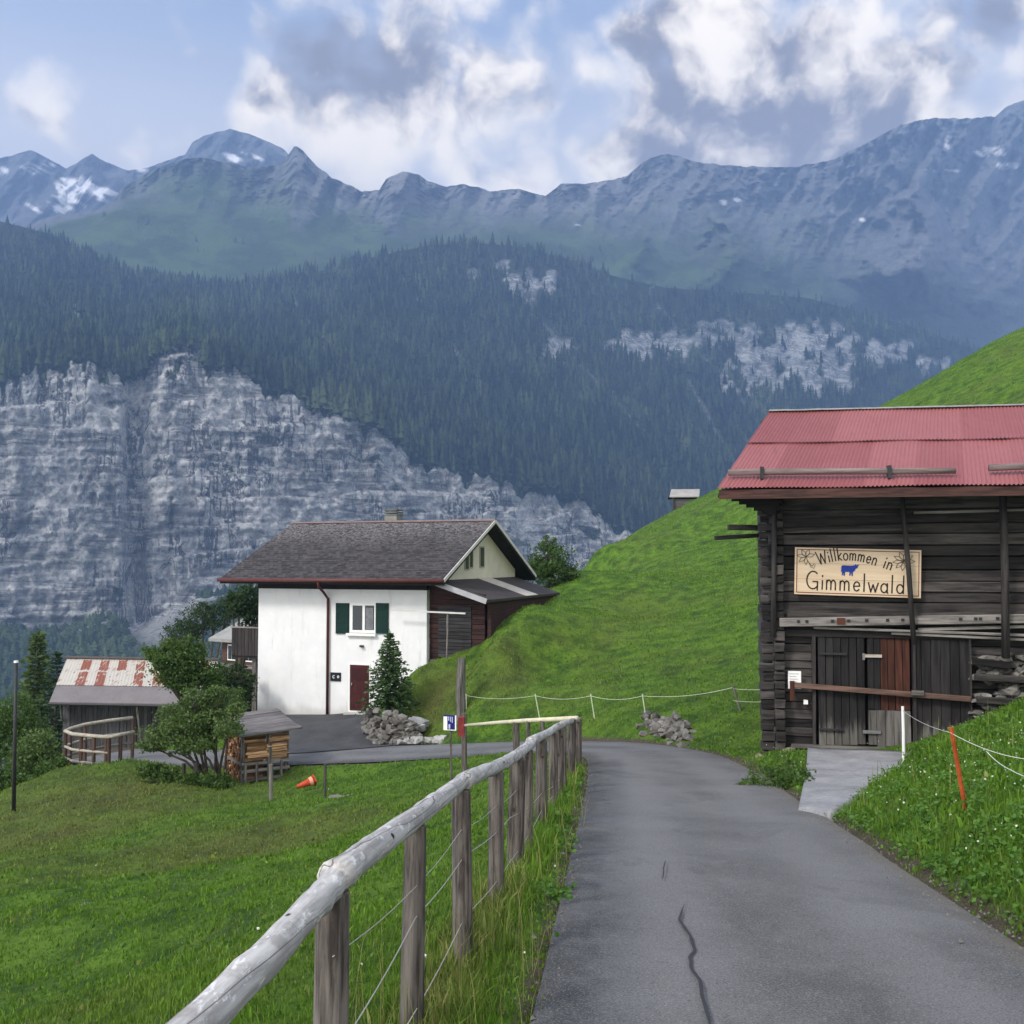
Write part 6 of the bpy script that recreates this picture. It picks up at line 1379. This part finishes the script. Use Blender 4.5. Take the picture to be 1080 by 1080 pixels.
tr = t.n('ShaderNodeBsdfTranslucent'); t.put(tr.inputs[0], col); mx = t.n('ShaderNodeMixShader', i_0=.3); t.t.links.new(b.outputs[0], mx.inputs[1]); t.t.links.new(tr.outputs[0], mx.inputs[2]); t.t.links.new(mx.outputs[0], o.inputs[0])
x, y, r, dm, sg = scatter(430000, 2.1, 130)
dry = dry_map(x, y); cl_ = fbm(x*1.3, y*1.3, 4, 3); bank = (sg > 0) & (y < 19); verge = (sg < 0) & (x > -.96+.115*y-.25) & (y < 19)
h = np.where(bank, .095, np.where(verge, .075, .05))*(1+.55*cl_)*rng.uniform(.55, 1.4, len(x)); fence_d = np.abs(x-(-.96+.115*y))/1.0
h = h*np.where((y < 19) & (fence_d < .25), 1.7, 1); edgef = np.clip((dm-HALF+.05)/.35, .3, 1); h = h*edgef; h = h*(1+np.clip((r-14)/60, 0, 1.4))
w_ = .0042*np.clip(r/4.2, 1, 14)*rng.uniform(.7, 1.4, len(x)); wide = (rng.random(len(x)) < np.where(bank, .13, .06)) & (r < 18); w_ = np.where(wide, w_*3.2, w_)
tint = np.clip(rng.random(len(x))*.62+.22+.38*cl_, 0, .91); tint = np.where(rng.random(len(x)) < .02+.25*np.exp(-(fence_d/.2)**2)*(y < 9), 1.0, tint)
tag(link_mesh('grass', blades(x, y, np.clip(h, .02, .5), w_, tint, dry), GR), kind='stuff')
# seed stalks and taller stems by the fence and on the banks
x, y, r, dm, sg = scatter(5200, 2.2, 30); fence_d = np.abs(x-(-.96+.115*y)); k = ((fence_d < .5) & (y < 19)) | ((sg > 0) & (y < 17) & (rng.random(len(x)) < .5)); x, y, r = x[k], y[k], r[k]
me = blades(x, y, rng.uniform(.22, .48, len(x)), .0032*np.clip(r/4, 1, 4), np.full(len(x), 1.0)*(rng.random(len(x)) < .55)+.5, np.full(len(x), .35), .3); me.name = 'tall_grass'
tag(link_mesh('tall_grass', me, GR), kind='stuff')
# loose grit along the road edges
n = 2600; kk = rng.integers(60, 235, n); sd_ = rng.choice([-1, 1], n); of_ = HALF-.02+np.abs(rng.normal(0, .13, n))*np.where(rng.random(n) < .6, -1, 1); tx_ = np.gradient(RL[:, 0]); ty_ = np.gradient(RL[:, 1]); tl_ = np.hypot(tx_, ty_)
jx = RL[kk, 0]+sd_*of_*ty_[kk]/tl_[kk]+rng.normal(0, .05, n); jy = RL[kk, 1]-sd_*of_*tx_[kk]/tl_[kk]+rng.normal(0, .1, n); jz = RL[kk, 2]+.012-.113*(jy-RL[kk, 1])*(RL[kk, 1] < 22); s_ = rng.uniform(.004, .012, n)*np.where(rng.random(n) < .08, 1.8, 1)
tet = np.array([(1, 0, -.4), (-.6, .9, -.4), (-.6, -.9, -.4), (.1, .1, .8), (.5, .7, .3)]); tf_ = np.array([(0, 1, 3), (1, 2, 3), (2, 0, 3), (0, 4, 1), (0, 3, 4), (1, 4, 3)])
V = (tet[None]*s_[:, None, None]*rng.uniform(.7, 1.3, (n, 5, 3))+np.stack([jx, jy, jz], 1)[:, None]).reshape(-1, 3); F = (tf_[None]+(np.arange(n)*5)[:, None, None]).reshape(-1, 3)
tag(link_mesh('gravel', np_mesh('gravel', V, F), plain('grit', (.13, .125, .115), .9, .5, 30, 0)), kind='stuff')
# broad leaved weeds on the banks
x, y, r, dm, sg = scatter(90000, 3, 24); k = ((sg > 0) & (y < 19) & (dm > HALF+.1) & (fbm(x*2.6, y*2.6, 15, 4) > -.10+.3*rng.random(len(x)))) | ((sg < 0) & (dm < HALF+.7) & (y < 20) & (fbm(x*1.3, y*1.3, 25, 3) > .25) & (rng.random(len(x)) < .5)); x, y, r = x[k][:3600], y[k][:3600], r[k][:3600]; n = len(x); m_ = 4
C = np.repeat(np.stack([x, y, T(x, y)+rng.uniform(.03, .11, n)], 1), m_, 0)+rng.normal(size=(n*m_, 3))*np.array((.035, .035, .015)); an = rng.uniform(0, 6.283, n*m_); D = np.stack([np.cos(an), np.sin(an), rng.uniform(0, .6, n*m_)], 1)
V, F, tn = leaves(C, .046, np.clip(np.repeat(rng.random(n), m_)*.6+rng.random(n*m_)*.4, 0, 1), .62, 0, D)
tag(link_mesh('leafy_weeds', np_mesh('leafy_weeds', V, F, {'tint': tn}), leaf_mat('weed_leaf', (.034, .095, .012), (.130, .270, .040))), kind='stuff')
# white clover heads
x, y, r, dm, sg = scatter(26000, 3, 26); k = ((sg > 0) & (dm > HALF+.35) & (rng.random(len(x)) < .10)) | ((sg < 0) & (rng.random(len(x)) < .003)); x, y, r = x[k], y[k], r[k]; n = len(x)
C = np.stack([x, y, T(x, y)+rng.uniform(.07, .2, n)], 1); V, F, tn = leaves(np.repeat(C, 3, 0), .020, np.repeat(rng.random(n), 3), .8)
tag(link_mesh('wildflowers', np_mesh('wildflowers', V, F, {'tint': tn}), plain('white_petal', (.62, .64, .58), .8, .2, 5, 0)), kind='stuff')
